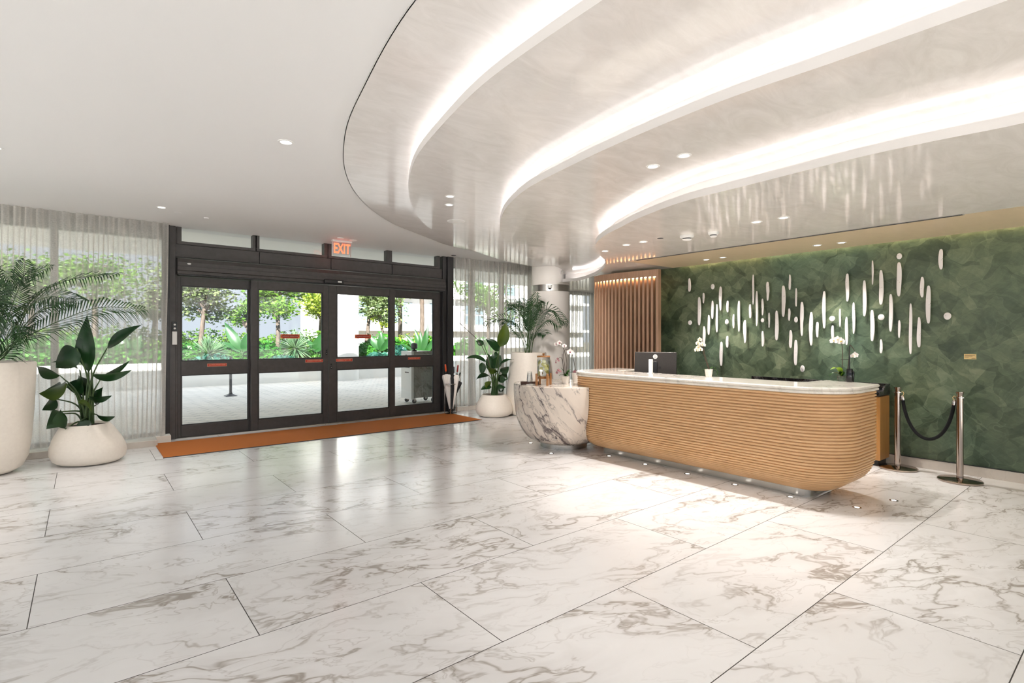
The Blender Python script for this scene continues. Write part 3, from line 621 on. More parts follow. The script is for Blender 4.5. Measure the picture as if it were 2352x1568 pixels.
for (y, z0, z1, w) in ART:
    h = z1 - z0; rr = random.Random(int(y * 997 + z0 * 331))
    kind = 'round' if h < .13 else ('short' if h < .24 else ('long' if h > .38 else 'medium'))
    i = cnt.get(kind, 0); cnt[kind] = i + 1
    what = {'round': 'round white wall sculpture dot', 'short': 'short white wall sculpture bar', 'medium': 'medium length white wall sculpture bar', 'long': 'long white wall sculpture bar'}[kind]
    lab = '%s, %s %s from the left' % (what, ordn(i), 'dot' if kind == 'round' else kind.replace('medium', 'such') + ' bar')
    n = 28; out = []; zc = (z0 + z1) / 2; e1 = rr.uniform(.8, 1.15); sk = rr.uniform(-.12, .12)
    if kind == 'round': w *= 1.12; ex = 1.0
    else: w *= 1.12; ex = .62
    for k in range(n):
        a = 2 * PI * k / n; cx, sz = math.cos(a), math.sin(a)
        ww = w / 2 * (abs(cx) ** ex) * (1 if cx > 0 else -1) * (1 + sk * sz) * (1 if kind == 'round' else (e1 if sz < 0 else 1))
        wob = 0 if kind == 'round' else .06 * w * math.sin(3.1 * sz + y * 5)
        out.append((y + ww + wob, zc + h / 2 * (abs(sz) ** (1.0 if kind == 'round' else .9)) * (1 if sz > 0 else -1)))
    t = thing('wall_sculpture', lab, 'wall art', (7.54, 0, 0), 0, 'white pieces of the green wall sculpture')
    vs = [(-.052, a, b_) for a, b_ in out] + [(-.044, a, b_) for a, b_ in out]
    inn = [(-.056, y + (a - y) * .82, zc + (b_ - zc) * (1 - .18 * w / h if h > w else .82)) for a, b_ in out]
    vs += inn
    fs = [tuple(range(2*n, 3*n)), tuple(reversed(range(n, 2*n)))] + [(k, (k+1) % n, n+(k+1) % n, n+k) for k in range(n)] + [(2*n+k, 2*n+(k+1) % n, (k+1) % n, k) for k in range(n)]
    MB().add(vs, fs).build('plaster_body', M['art'], t, True)
    pin = MB().lathe([(.006, 0), (.006, .046)], 8)
    pin.xf(Matrix.Translation((-.046, y, zc)) @ Matrix.Rotation(PI/2, 4, 'Y')).build('wall_pin', M['steel'], t)
    for q in range(1 if h < .3 else 2):
        zz = zc + h * rr.uniform(-.32, .32) if kind != 'round' else zc; sd_ = rr.choice((-1, 1)); 
        MB().add([(-.0575, y + sd_ * w * .12, zz), (-.0575, y + sd_ * w * .14, zz + .004), (-.053, y + sd_ * w * .50, zz + .022), (-.053, y + sd_ * w * .48, zz + .016)], [(0, 1, 2, 3)]).build('crack_mark', M['notch'], t)
t = thing('wall_plaque', 'small brass plaque on the green wall right of the sculpture', 'plaque', (7.54, 1.347, 1.295))
MB().box((-.004, -.052, -.028), (0, .052, .028)).build('plate', M['gold'], t, bevel=.001)
e = MB()
for i, (a, b_) in enumerate(((.046, -.04), (.046, -.02), (.046, .012))): e.box((-.005, b_, .014 - i*.011), (-.004, a, .018 - i*.011))
e.box((-.005, -.046, -.022), (-.004, -.012, -.018)); e.build('engraved_lines', M['ink'], t)
# ------------------------------------------------------------------ reception desk
def arc(cx, cy, r, a0, a1, n): return [(cx + r*math.cos(math.radians(a0+(a1-a0)*i/n)), cy + r*math.sin(math.radians(a0+(a1-a0)*i/n))) for i in range(n+1)]
XF, VR, VL, RC = 5.02, 1.735, 5.095, .44
outer = [(6.12, VL), (5.8, VL)] + arc(XF+RC, VL-RC, RC, 90, 180, 16) + [(XF, 4.2), (XF, 3.6), (XF, 3.0), (XF, 2.5)] + arc(XF+RC, VR+RC, RC, 180, 270, 18) + [(5.62, VR), (5.88, VR)]
def inset(P, d, closed=False):
    n = len(P); out = []
    for i in range(n):
        a = Vector(P[(i-1) % n] if closed or i > 0 else P[0]); b_ = Vector(P[(i+1) % n] if closed or i < n-1 else P[-1])
        c_ = Vector(P[i])
        if closed:
            t1 = (c_ - a).normalized(); t2 = (b_ - c_).normalized()
        else: t1 = t2 = (b_ - a).normalized()
        n1 = Vector((-t1.y, t1.x)); n2 = Vector((-t2.y, t2.x)); m_ = (n1 + n2).normalized(); k = max(.5, m_.dot(n1))
        out.append(tuple(c_ + m_ * (d / k)))
    return out
desk = thing('reception_desk', 'long curved reception desk of horizontal oak ribs with marble counter', 'reception desk', (0, 0, 0))
hull = []
for i in range(21): hull.append((0.0, 1.0 - .58 * i / 20))
for i in range(1, 25):
    a = math.radians(90 * i / 24); hull.append((.345 * (1 - math.cos(a)), .42 - .36 * math.sin(a)))
def hull_at(s):
    L = [0]
    for i in range(1, len(hull)): L.append(L[-1] + math.dist(hull[i], hull[i-1]))
    t = s * L[-1]; i = min(max(j for j in range(len(L)) if L[j] <= t + 1e-9), len(hull)-2); f_ = (t - L[i]) / (L[i+1] - L[i])
    a, b_ = Vector(hull[i]), Vector(hull[i+1]); tn = (b_ - a).normalized(); return a.lerp(b_, f_), Vector((tn.y, -tn.x))
NR = 38; prof = []
for k in range(NR):
    for q, dep in ((0.0, .018), (.09, .0175), (.17, .005), (.3, .001), (.5, 0), (.7, .001), (.83, .005), (.91, .0175)):
        p, nn = hull_at((k + q) / NR); prof.append((p.x - nn.x * 0 + dep * abs(nn.x) * 1.0, p.y + dep * (abs(nn.y)) ))
p, nn = hull_at(1); prof.append((p.x, p.y))
op = resample([Vector((x, y, 0)) for x, y in outer], 110); op = [(v.x, v.y) for v in op]
L = [inset(op, -d) if False else inset(op, d) for d, z in prof]
m_ = len(prof); n_ = len(op)
mb = MB().add([(L[j][i][0], L[j][i][1], prof[j][1]) for i in range(n_) for j in range(m_)], [(i*m_+j, (i+1)*m_+j, (i+1)*m_+j+1, i*m_+j+1) for i in range(n_-1) for j in range(m_-1)])
body = mb.build('ribbed_front', M['ribwood'], desk, True, angle=50)
# end faces and staff side panels
e = MB()
for pts in ([(5.875, VR + d, z) for d, z in prof] + [(5.875, VR+.36, .06), (5.875, VR+.36, 1.0)], [(6.115, VL - d, z) for d, z in prof] + [(6.115, VL-.38, .06), (6.115, VL-.38, 1.0)]):
    e.add(pts, [tuple(range(len(pts)))])
e.box((5.55, 2.3, .06), (5.57, 4.74, 1.0)).box((5.55, 2.28, .06), (5.875, 2.30, 1.0)).box((5.55, 4.74, .06), (6.115, 4.76, 1.0)).build('staff_side_panel', M['cabwood'], desk)
pl = [(5.30, 4.63), (5.30, 2.35)] + arc(5.40, 2.225, .12, 180, 270, 8) + [(5.80, 2.105), (5.80, 4.63)]
MB().prism(pl, 0, .10).build('steel_plinth', M['steel'], desk, True, angle=30)
MB().box((5.42, 2.32, .70), (6.0, 4.72, .74)).build('work_surface', M['blackstone'], desk)
top = [(6.14, VL+.012), (5.8, VL+.012)] + arc(XF+RC, VL-RC, RC+.012, 90, 180, 18) + [(XF-.012, 3.5)] + arc(XF+RC, VR+RC, RC+.012, 180, 270, 18) + [(5.62, VR-.012), (5.90, VR-.012), (6.05, 2.24), (5.66, 2.27), (5.585, 2.34), (5.57, 4.58), (5.66, 4.70), (6.12, 4.72)]
tp = [(.014, .998), (0, 1.004), (-.002, 1.014), (.002, 1.024), (.010, 1.028), (.004, 1.031), (-.004, 1.037), (-.006, 1.045), (-.003, 1.053), (.006, 1.06)]
Lt = [inset(top, d, True) for d, z in tp]; mt_ = len(tp); nt_ = len(top)
mb = MB().add([(Lt[j][i][0], Lt[j][i][1], tp[j][1]) for i in range(nt_) for j in range(mt_)], [(i*mt_+j, ((i+1) % nt_)*mt_+j, ((i+1) % nt_)*mt_+j+1, i*mt_+j+1) for i in range(nt_) for j in range(mt_-1)] + [tuple(i*mt_+mt_-1 for i in range(nt_)), tuple(i*mt_ for i in reversed(range(nt_)))])
mb.build('marble_counter', M['counter'], desk, True, angle=35)

# credenza behind the desk
t = thing('credenza', 'low oak credenza with black marble top along the green wall', 'cabinet', (0, 0, 0))
MB().box((7.2, 2.09, .07), (7.53, 5.0, .81)).build('body', M['cabwood'], t, bevel=.003)
MB().box((7.24, 2.12, 0), (7.51, 4.98, .07)).build('plinth', M['black'], t)
MB().box((7.22, 2.11, .81), (7.53, 5.0, .825)).build('shadow_gap', mat('brown_strip', (.12, .06, .03), .6), t)
MB().box((7.18, 2.085, .825), (7.53, 5.0, .875)).build('countertop', M['blackstone'], t, bevel=.003)
MB().prism([(7.505, 2.085), (7.532, 2.085), (7.532, 3.77), (7.505, 3.77)], .875, .95).build('backsplash', M['blackstone'], t, bevel=.004)
MB().add([(x, y, z) for y in (2.085, 2.105) for x, z in ((7.30, .875), (7.505, .875), (7.505, .95), (7.36, .93))], [(0, 1, 2, 3), (7, 6, 5, 4), (0, 4, 5, 1), (1, 5, 6, 2), (2, 6, 7, 3), (3, 7, 4, 0)]).build('side_splash', M['blackstone'], t)

# marble bowl table
BC = (5.22, 5.30)
bp = [(.30, .035)]
for i in range(0, 21):
    a = math.radians(90 * i / 20); bp.append((.34 + .355 * math.sin(a) ** .92, .075 + .60 * (1 - math.cos(a))))
bp += [(.697, .76), (.697, .862), (.690, .870)]
t = thing('side_table', 'round bowl shaped veined marble table beside the reception desk', 'table', (0, 0, 0))
bw = MB().lathe(bp, 96, (BC[0], BC[1], 0)).build('marble_bowl', M['bowl'], None, True)
ct = inset(outer, 0)
rings = [(d - .004, z) for d, z in hull]; rings[0] = (-.016, 1.2); rings.insert(1, (-.004, 1.0))
poly = [Vector((x, y, 0)) for x, y in op]
cv = MB(); nn_ = len(op) 
LL = [inset(op, d) + [(6.12, VR + 1), (6.3, VL - 1)][0:0] for d, z in rings]
cv.add([(LL[j][i][0], LL[j][i][1], rings[j][1]) for j in range(len(rings)) for i in range(nn_)],
       [(j*nn_+i, j*nn_+(i+1) % nn_, (j+1)*nn_+(i+1) % nn_, (j+1)*nn_+i) for j in range(len(rings)-1) for i in range(nn_)] + [tuple(range(nn_)), tuple((len(rings)-1)*nn_+i for i in reversed(range(nn_)))])
cut = cv.build('cutter', None)
bo = bw.modifiers.new('cut', 'BOOLEAN'); bo.operation = 'DIFFERENCE'; bo.solver = 'EXACT'; bo.object = cut
dg = bpy.context.evaluated_depsgraph_get(); me = bpy.data.meshes.new_from_object(bw.evaluated_get(dg))
bw.modifiers.clear()
if len(me.polygons) > 300: bw.data = me
bpy.data.objects.remove(cut)
shade(bw, 40); bw.parent = t
MB().lathe([(.325, 0), (.325, .078), (.30, .08)], 64, (BC[0], BC[1]+.0, 0)).build('base_ring', M['steel'], t, True)
ZB = .870

# drinks dispenser
t = thing('drinks_dispenser', 'glass lemon water dispenser on a bamboo stand on marble table', 'dispenser', (4.786, 5.24, ZB), .55)
for sx in (-1, 1):
    for sy in (-1, 1): MB().cbox((sx*.075, sy*.075, .078), (.014, .014, .078)).build('stand_leg', M['bamboo'], t, bevel=.004)
e = MB(); e.box((-.075, -.012, .085), (.075, .012, .115)); e.box((-.012, -.075, .083), (.012, .075, .113)); e.build('stand_cross', M['bamboo'], t, bevel=.003)
MB().lathe([(.062, .118), (.082, .124), (.086, .14), (.086, .37), (.083, .375)], 36, cap=True).build('jar', M['jar'], t, True)
MB().lathe([(.078, .128), (.081, .14), (.081, .335)], 32).build('water', M['water'], t, True)
l = MB().lathe([(.088, .375), (.090, .385), (.084, .392), (.02, .394)], 32).build('lid', M['bamboo'], t, True)
MB().lathe([(.008, .39), (.008, .402), (.016, .408), (.018, .418), (.010, .424)], 16).build('lid_knob', M['bamboo'], l, True)
rr = random.Random(4)
for k in range(22):
    a = rr.uniform(0, 6.28); z = .155 + .0075 * k + rr.uniform(-.01, .01)
    s_ = MB().lathe([(1e-6, -.003), (.026, -.003), (.028, 0), (.026, .003), (1e-6, .003)], 18).xf(Matrix.Translation((.062*math.cos(a), .062*math.sin(a), z)) @ Matrix.Rotation(a, 4, 'Z') @ Matrix.Rotation(rr.uniform(.9, 1.5), 4, 'Y')).build('lemon_slice', M['lemon' if k % 3 else 'lemonp'], t)
sp = MB().lathe([(.018, 0), (.02, .012), (.012, .03)], 16).xf(Matrix.Translation((-.084, .0, .165)) @ Matrix.Rotation(-PI/2, 4, 'Y')); sp.lathe([(.013, -.03), (.013, .02)], 12, (-.115, 0, .165)); sp.cbox((-.115, 0, .20), (.006, .02, .012)); sp.build('spigot', M['chrome'], t, True)
# cups on a wooden tray
t = thing('wooden_tray', 'flat dark wooden tray on marble table holding clear cups', 'tray', (4.772, 5.507, ZB), -.68)
MB().box((-.125, -.075, 0), (.125, .075, .006)).build('base', mat('tray_wood', (.075, .026, .014), .4), t)
e = MB()
for q in ((-.125, -.075, .125, -.067), (-.125, .067, .125, .075), (-.125, -.067, -.117, .067), (.117, -.067, .125, .067)): e.box((q[0], q[1], .006), (q[2], q[3], .026))
e.build('rim', bpy.data.materials['tray_wood'], t, bevel=.002)
for i, (dx, dy) in enumerate(((.0, .015),)):
    t = thing('cup_stack', 'stack of upturned clear cups on the small wooden tray', 'cups', (4.772 + dx*.777 + dy*.6, 5.507 - dx*.63 + dy*.77, ZB+.0065))
    for k in range(3): MB().lathe([(.042, k*.022), (.041, k*.022+.003), (.030, .115 + k*.022), (1e-6, .116 + k*.022)], 24, cap=False).build('cup', M['cup'], t, True)
t = thing('napkin_stack', 'small stack of white napkins beside the bamboo stand', 'napkins', (4.675, 5.36, ZB), .3)
MB().box((-.05, -.05, 0), (.05, .05, .012)).build('folded_paper', M['white'], t, bevel=.003)

# orchids
def leaf_blade(mb, p0, p1, w, sag=.1, fold=.25, n=9, side=None, shape=(.75, .9), curl=0):
    p0 = Vector(p0); p1 = Vector(p1); d = p1 - p0; Ln = d.length; dn = d.normalized()
    sd_ = Vector(side) if side else (dn.cross(UP) if abs(dn.z) < .95 else RT.copy())
    sd_ = (sd_ - dn * sd_.dot(dn)).normalized(); nm = sd_.cross(dn).normalized()
    vs = []; 
    for i in range(n + 1):
        t_ = i / n; c_ = p0 + d * t_ + (nm * (sag * Ln * 4 * t_ * (1 - t_)))
        ww = w / 2 * (math.sin(PI * t_ ** shape[0]) ** shape[1]) if 0 < t_ < 1 else .0015
        for q in (-1, -.5, 0, .5, 1):
            vs.append(c_ + sd_ * (q * ww) + nm * (fold * ww * (abs(q) ** 1.3)) + nm * (.05 * w * math.sin(7 * t_ + q * 2) * abs(q)))
    mb.add(vs, [(i*5+j, i*5+j+1, (i+1)*5+j+1, (i+1)*5+j) for i in range(n) for j in range(4)]); return mb
def flower(parent, c_, r, face, m1, m2, seed):
    rr = random.Random(seed); f_ = Vector(face).normalized(); sx = f_.cross(UP).normalized(); sy = sx.cross(f_); c_ = Vector(c_); mb = MB()
    for k, (ang, ln, wd) in enumerate(((90, 1, .8), (210, 1, .75), (330, 1, .75), (12, 1.0, 1.15), (168, 1.0, 1.15))):
        a = math.radians(ang + rr.uniform(-6, 6)); d = sx * math.cos(a) + sy * math.sin(a)
        leaf_blade(mb, c_ + d * r * .08, c_ + d * r * ln + f_ * r * .12, r * wd, -.12, .15, 5, side=d.cross(f_), shape=(.8, .7))
    o = mb.build('flower', m1, parent, True)
    MB().lathe([(1e-6, -.2*r), (.22*r, 0), (.15*r, .3*r), (1e-6, .36*r)], 10).xf(Matrix.Translation(c_) @ f_.to_track_quat('Z', 'Y').to_matrix().to_4x4()).build('lip', m2, o, True)
    return o
def orchid(label, loc, potr, poth, stems, flowers, leaves, potm, pm, cm, sticks=()):
    t = thing('potted_orchid', label, 'potted orchid', loc)
    MB().lathe([(potr*.72, 0), (potr*.95, poth*.8), (potr, poth), (potr*.9, poth), (potr*.85, poth*.9)], 28, cap=True).build('pot', potm, t, True)
    MB().lathe([(potr*.86, poth*.9), (1e-6, poth*.93)], 18, cap=False).build('bark_mix', M['soil'], t)
    for st in stems: MB().tube(catmull(st, 6), .0035, 7).build('flower_stem', M['stemd'], t, True)
    for st in sticks: MB().tube(st, .003, 6).build('support_stick', M['black'], t)
    for i, (p0, p1, w, sag) in enumerate(leaves): leaf_blade(MB(), p0, p1, w, sag, .3, 9).build('leaf', M['olive'], t, True)
    for i, fl_ in enumerate(flowers): flower(t, fl_[0], fl_[1], fl_[2], fl_[3] if len(fl_) > 3 else pm, fl_[4] if len(fl_) > 4 else cm, i + int(loc[0]*100))
    return t
def L3(a, h, b=0): return RT * a + UP * h + FW * b
CF = (-FW * 1 + UP * .05)
u_ = .0058   # metres per photo pixel step at the bowl
orchid('white orchid with speckled buds in white pot on marble table', (5.165, 5.21, ZB), .062, .105,
    [[L3(0, .1), L3(-.01, .25), L3(-.03, .40), L3(-.01, .46), L3(.03, .47), L3(.055, .455)], [L3(.005, .1), L3(.02, .28), L3(-.005, .42), L3(-.06, .555), L3(-.09, .555), L3(-.12, .54)], [L3(-.01, .1), L3(-.045, .33), L3(-.08, .36), L3(-.105, .325)]],
    [(L3(.062, .435, -.03), .05, CF), (L3(-.085, .56, -.01), .042, -FW + RT * .5), (L3(-.125, .545), .035, -FW - RT * .6), (L3(-.015, .52, -.01), .035, -FW + UP*.3)] +
    [(L3(-.115 + .02*math.cos(k*1.3), .315 + .028*math.sin(k*2.1), .01*k-.02), .02, (-.3+.3*k, -1, .2), M['petalp'], M['petalc']) for k in range(4)] + [(L3(-.10 + .022*math.cos(k*1.5), .17 + .02*math.sin(k*2.3), -.02), .024, (-.6+.3*k, -1, .1), M['petalp'], M['petalc']) for k in range(4)],
    [(L3(.0, .1), L3(.10, .15, -.05), .06, .25), (L3(0, .1), L3(-.06, .22, .02), .035, .05), (L3(0, .1), L3(-.09, .11, -.02), .04, .2), (L3(.02, .1), L3(.105, .20, .04), .05, .2), (L3(0, .1), L3(.02, .1, -.12), .055, .3)], M['pot'], M['petal'], M['petalc'], ([L3(-.02, .09), L3(-.045, .41)],))
orchid('small orchid in white pot tucked between desk corner and larger orchid', (5.475, 5.31, ZB), .06, .13,
    [[L3(0, .12), L3(-.02, .25), L3(-.055, .42)]], [(L3(-.02, .145, -.02), .03, CF, M['petalp'], M['petalc']), (L3(.01, .15, -.03), .026, CF, M['petalp'], M['petalc'])],
    [(L3(0, .12), L3(.07, .14, -.03), .04, .2), (L3(0, .12), L3(-.06, .15, .03), .04, .2)], M['pot'], M['petal'], M['petalc'], ([L3(.005, .12), L3(-.06, .44)],))
ZC = 1.0605
orchid('white orchid in a speckled pot on counter beside the monitor', (5.50, 3.255, ZC), .045, .085,
    [[L3(0, .08), L3(-.055, .25), L3(-.085, .38), L3(-.10, .43)], [L3(.01, .08), L3(-.03, .2), L3(-.065, .36), L3(-.08, .42)]],
    [(L3(-.105 + a, .33 + h_, -.02 + b_), .03, (-.5 + a*6, -1, .1 + h_)) for a, h_, b_ in ((-.025, .05, 0), (.0, .09, .01), (.02, .04, -.01), (-.02, .0, .01), (.005, -.02, 0), (.045, .03, .01), (-.04, -.025, 0), (.01, .03, .02))],
    [(L3(.02, .08), L3(.085, .0, .0), .04, .45), (L3(-.01, .08), L3(-.07, .03, .02), .035, .35), (L3(.01, .085), L3(.10, .06, .03), .035, .35)], m_noisy('speckled_pot', (.48, .44, .40), (.80, .76, .70), 220, .5), mat('petal_cream', (.90, .84, .70), .5), mat('petal_yellow_centre', (.55, .4, .1), .5))
orchid('tall white orchid in clear pot behind black bottle at the counter end', (5.99, 2.07, ZC), .048, .055,
    [[L3(0, .05), L3(.005, .22), L3(.0, .37), L3(-.03, .42), L3(-.07, .425)], [L3(.06, .05, .02), L3(.085, .25, .02), L3(.095, .36, .02), L3(.12, .34, .02), L3(.14, .31, .02)]],
    [(L3(-.025, .405, -.02), .042, CF), (L3(-.055, .42, -.01), .042, -FW - RT*.3), (L3(-.085, .41, 0), .038, -FW - RT*.7), (L3(-.005, .40, .0), .036, -FW + RT*.4), (L3(.145, .265, .02), .035, CF), (L3(.125, .255, .02), .028, -FW - RT)],
    [(L3(-.01, .05), L3(-.13, .12, -.02), .075, .35), (L3(-.01, .05), L3(-.12, .05, .02), .06, .3), (L3(.0, .05), L3(-.04, .10, -.06), .05, .2)], M['acrylic'], M['petal'], mat('petal_gold_centre', (.6, .45, .15), .5), ([L3(.07, .02, .02), L3(.09, .36, .02)], [L3(-.01, .22), L3(.09, .22, .02)]))
for o in list(bpy.data.objects):
    if o.name.startswith('leaf') and o.parent and o.parent.get('label', '').startswith('tall white orchid'): o.data.materials[0] = M['lime'] if o.name.endswith('0') or o.data.vertices[0].co.z > 0 and len(o.name) % 2 else M['olive']
t = thing('black_bottle', 'slim black cylindrical bottle with thin neck on the counter end', 'bottle', (5.94, 1.985, ZC))
MB().lathe([(.026, 0), (.028, .004), (.028, .125), (.024, .132)], 28).build('body', M['blackgloss'], t, True)
MB().lathe([(.009, .13), (.006, .14), (.006, .26), (.004, .27)], 14).build('neck', M['black'], t, True)
t = thing('black_bottle', 'shorter black holder right behind the slim black bottle', 'bottle', (6.0, 1.985, ZC))
MB().lathe([(.018, 0), (.02, .004), (.024, .09), (.02, .11)], 20).build('body', M['blackgloss'], t, True)

# monitor
t = thing('computer_monitor', 'black computer monitor seen from behind on the reception desk', 'monitor', (5.80, 4.20, .7405), .45)
sc_ = MB().box((-.022, -.27, .235), (-.004, .27, .575)).build('rear_shell', M['screenback'], t, bevel=.006)
MB().box((-.004, -.272, .233), (.006, .272, .577)).build('bezel', M['black'], t, bevel=.003)
MB().box((.006, -.262, .245), (.0065, .262, .567)).build('screen', M['blackgloss'], t)
MB().box((-.045, -.03, .0), (-.02, .03, .45)).build('stand_neck', M['black'], t, bevel=.005)
MB().box((-.11, -.12, 0), (.08, .12, .012)).build('stand_foot', M['black'], t, bevel=.004)
MB().lathe([(.018, 0), (.018, .004)], 18).xf(Matrix.Translation((-.023, -.06, .37)) @ Matrix.Rotation(-PI/2, 4, 'Y')).build('cable_hole', M['gasket'], t)
rg = MB().lathe([(.029, 0), (.029, .003), (.023, .003), (.023, 0)], 32).xf(Matrix.Translation((-.022, 0.0, .515)) @ Matrix.Rotation(-PI/2, 4, 'Y')).build('logo_ring', M['white'], t)
text('logo_lettering', 'DELL', .0205, (-.0255, 0, .515), (PI/2, 0, -PI/2), M['white'], rg, .0004)
for o in [t]: o.rotation_euler = (0, math.radians(6), .45)
t = thing('counter_post', 'slim white upright stand on counter in front of the monitor', 'stand', (5.47, 4.02, ZC), .2)
MB().box((-.04, -.028, 0), (.04, .028, .006)).build('foot', M['white'], t, bevel=.002)
MB().lathe([(.026, .006), (.026, .17), (.022, .176)], 24).build('post', M['white'], t, True)

# ------------------------------------------------------------------ rope barrier
SP = [((7.259, 1.935, 0), 'chrome rope post beside the credenza, left one of the pair'), ((7.126, 1.355, 0), 'chrome rope post standing nearer the camera, right one of the pair')]
for i, (loc, lab) in enumerate(SP):
    t = thing('stanchion', lab, 'rope post', loc, 0, 'chrome posts of the rope barrier')
    MB().lathe([(.185, 0), (.19, .006), (.19, .018), (.18, .026), (.03, .036)], 56).build('base_plate', M['bronzed'], t, True)
    MB().lathe([(.030, .03), (.030, .875)], 36).build('tube', M['bronzed'], t, True)
    MB().lathe([(.048, .875), (.048, .881), (.03, .881)], 36).build('rope_collar', M['chrome'], t, True)
    MB().lathe([(.027, .881), (.0265, .90), (.034, .93), (.034, .936), (.0, .938)], 36).build('cap', M['bronzed'], t, True)
t = thing('velvet_rope', 'black velvet rope hanging between the two chrome posts', 'rope')
A, B = Vector((7.259, 1.935, .872)), Vector((7.126, 1.355, .872)); dd = (B - A).normalized(); A2 = A + dd * .052; B2 = B - dd * .052
pts = bez(A2 + UP*-.06, A2 + dd*.06 + UP*-.62, B2 - dd*.06 + UP*-.62, B2 + UP*-.06, 30)
MB().tube(pts, .017, 14).build('rope', M['velvet'], t, True)
for P_, sg, q in ((A2, 1, pts[1]-pts[0]), (B2, -1, pts[-2]-pts[-1])):
    d = q.normalized(); st = pts[0] if sg == 1 else pts[-1]
    MB().tube([st - d*.035, st - d*.02, st + d*.02], [.010, .0195, .0195], 14).build('end_cap', M['chrome'], t, True)
    MB().tube([P_ - dd*.012*sg + UP*.012, P_ + UP*.016, P_ + dd*.012*sg + UP*0, P_ + dd*.006*sg - UP*.018, st - d*.035], .004, 8).build('hook', M['gold'], t, True)

# floor uplights
FU = [(4.966, 5.708, 'flush floor light left of the marble table base'), (4.723, 5.024, 'flush floor light just in front of the marble table base'), (5.19, 4.45, 'flush floor light at the left end of the row along desk plinth'), (5.184, 3.889, 'second flush floor light from left along desk plinth'), (5.181, 3.322, 'third flush floor light from left along desk plinth'), (5.18, 2.774, 'fourth flush floor light from left along desk plinth'), (5.185, 2.227, 'fifth flush floor light, at the right corner of desk plinth'), (5.321, 1.721, 'flush floor light in desk shadow past its right corner'), (5.814, 1.58, 'flush floor light farthest right, nearest the rope posts')]
f0 = None
for x, y, lab in FU:
    if f0 is None:
        f0 = thing('floor_light', lab, 'floor light', (x, y, 0), 0, 'flush floor lights around the desk')
        MB().lathe([(.036, .0), (.036, .002), (.022, .0028), (.020, .001)], 28, cap=False).build('ring', M['bronzed'], f0, True)
        MB().lathe([(.021, .0015), (1e-6, .002)], 20, cap=False).build('lens', M['inlens'], f0)
    else:
        o = copy_tree(f0); o.location = (x, y, 0); o['label'] = lab

# ------------------------------------------------------------------ umbrellas
st = thing('umbrella_stand', 'chrome wire umbrella stand by the right door jamb', 'umbrella stand', (5.62, 8.86, .0125))
def ring(r, z, tr_): return MB().tube([(r*math.cos(2*PI*k/36), r*math.sin(2*PI*k/36), z) for k in range(37)], tr_, 6, False)
MB().lathe([(.118, 0), (.12, .004), (.12, .012), (.112, .014), (.112, .008)], 36).build('base_tray', M['chrome'], st, True)
ring(.118, .585, .011).build('top_ring', M['chrome'], st, True)
for k in range(4):
    a = PI/4 + k*PI/2 + .2; MB().tube([(.118*math.cos(a), .118*math.sin(a), .01), (.118*math.cos(a), .118*math.sin(a), .585)], .006, 8).build('upright_rod', M['chrome'], st, True)
def umbrella(label, foot, top_, Ln, mf, mh, rmax, hl=.105):
    foot = Vector(foot) + Vector(st.location); top_ = Vector(top_) + Vector(st.location); d = (top_ - foot).normalized()
    t = thing('umbrella', label, 'umbrella', foot); q = d.to_track_quat('Z', 'Y'); t.rotation_mode = 'QUATERNION'; t.rotation_quaternion = q
    n = 32; zs = [(.075, .010), (.2, .28*rmax), (.35, .46*rmax), (.5, .62*rmax), (.62, .8*rmax), (.70, rmax), (.735, rmax*.92), (.74, rmax*.5), (.80, .02)]
    vs = []
    for z, r in zs:
        for k in range(n):
            a = 2*PI*k/n; w = 1 + .20*math.sin(4*a + z*4) * min(1, z*2); zz = z + (.05*math.sin(4*a+z*4) if z > .68 and z < .745 else 0)
            vs.append((r*w*math.cos(a), r*w*math.sin(a), zz * Ln))
    m_ = len(zs)
    MB().add(vs, [(j*n+k, j*n+(k+1) % n, (j+1)*n+(k+1) % n, (j+1)*n+k) for j in range(m_-1) for k in range(n)]).build('folded_canopy', mf, t, True, angle=60)
    MB().lathe([(.005, 0), (.012, .012), (.012, .08*Ln)], 12).build('ferrule', M['black'], t, True)
    MB().lathe([(.006, .75*Ln), (.006, .86*Ln)], 10).build('shaft', M['black'], t)
    MB().lathe([(.018, .80*Ln), (.020, .815*Ln), (.012, .82*Ln)], 14).build('runner', M['black'], t, True)
    MB().lathe([(.013, .855*Ln), (.017, .87*Ln), (.016, .98*Ln), (.012, Ln)], 16).build('handle', mh, t, True)
umbrella('white folded umbrella with bright orange handle, left in the stand', L3(-.01, .016, .0), L3(-.108, .96, .02), .955, M['fabricw'], M['orangeh'], .085)
umbrella('white folded umbrella with dark red handle, right in the stand', L3(.03, .016, .0), L3(.15, .945, -.05), .95, M['fabricw'], M['redh'], .058)
umbrella('black folded umbrella with black handle between the white ones', L3(.03, .016, -.06), L3(.065, .92, -.02), .91, M['fabricb'], M['black'], .052)
umbrella('black folded umbrella leaning out to the right behind others', L3(-.05, .016, .05), L3(.18, .80, .09), .82, M['fabricb'], M['black'], .08)
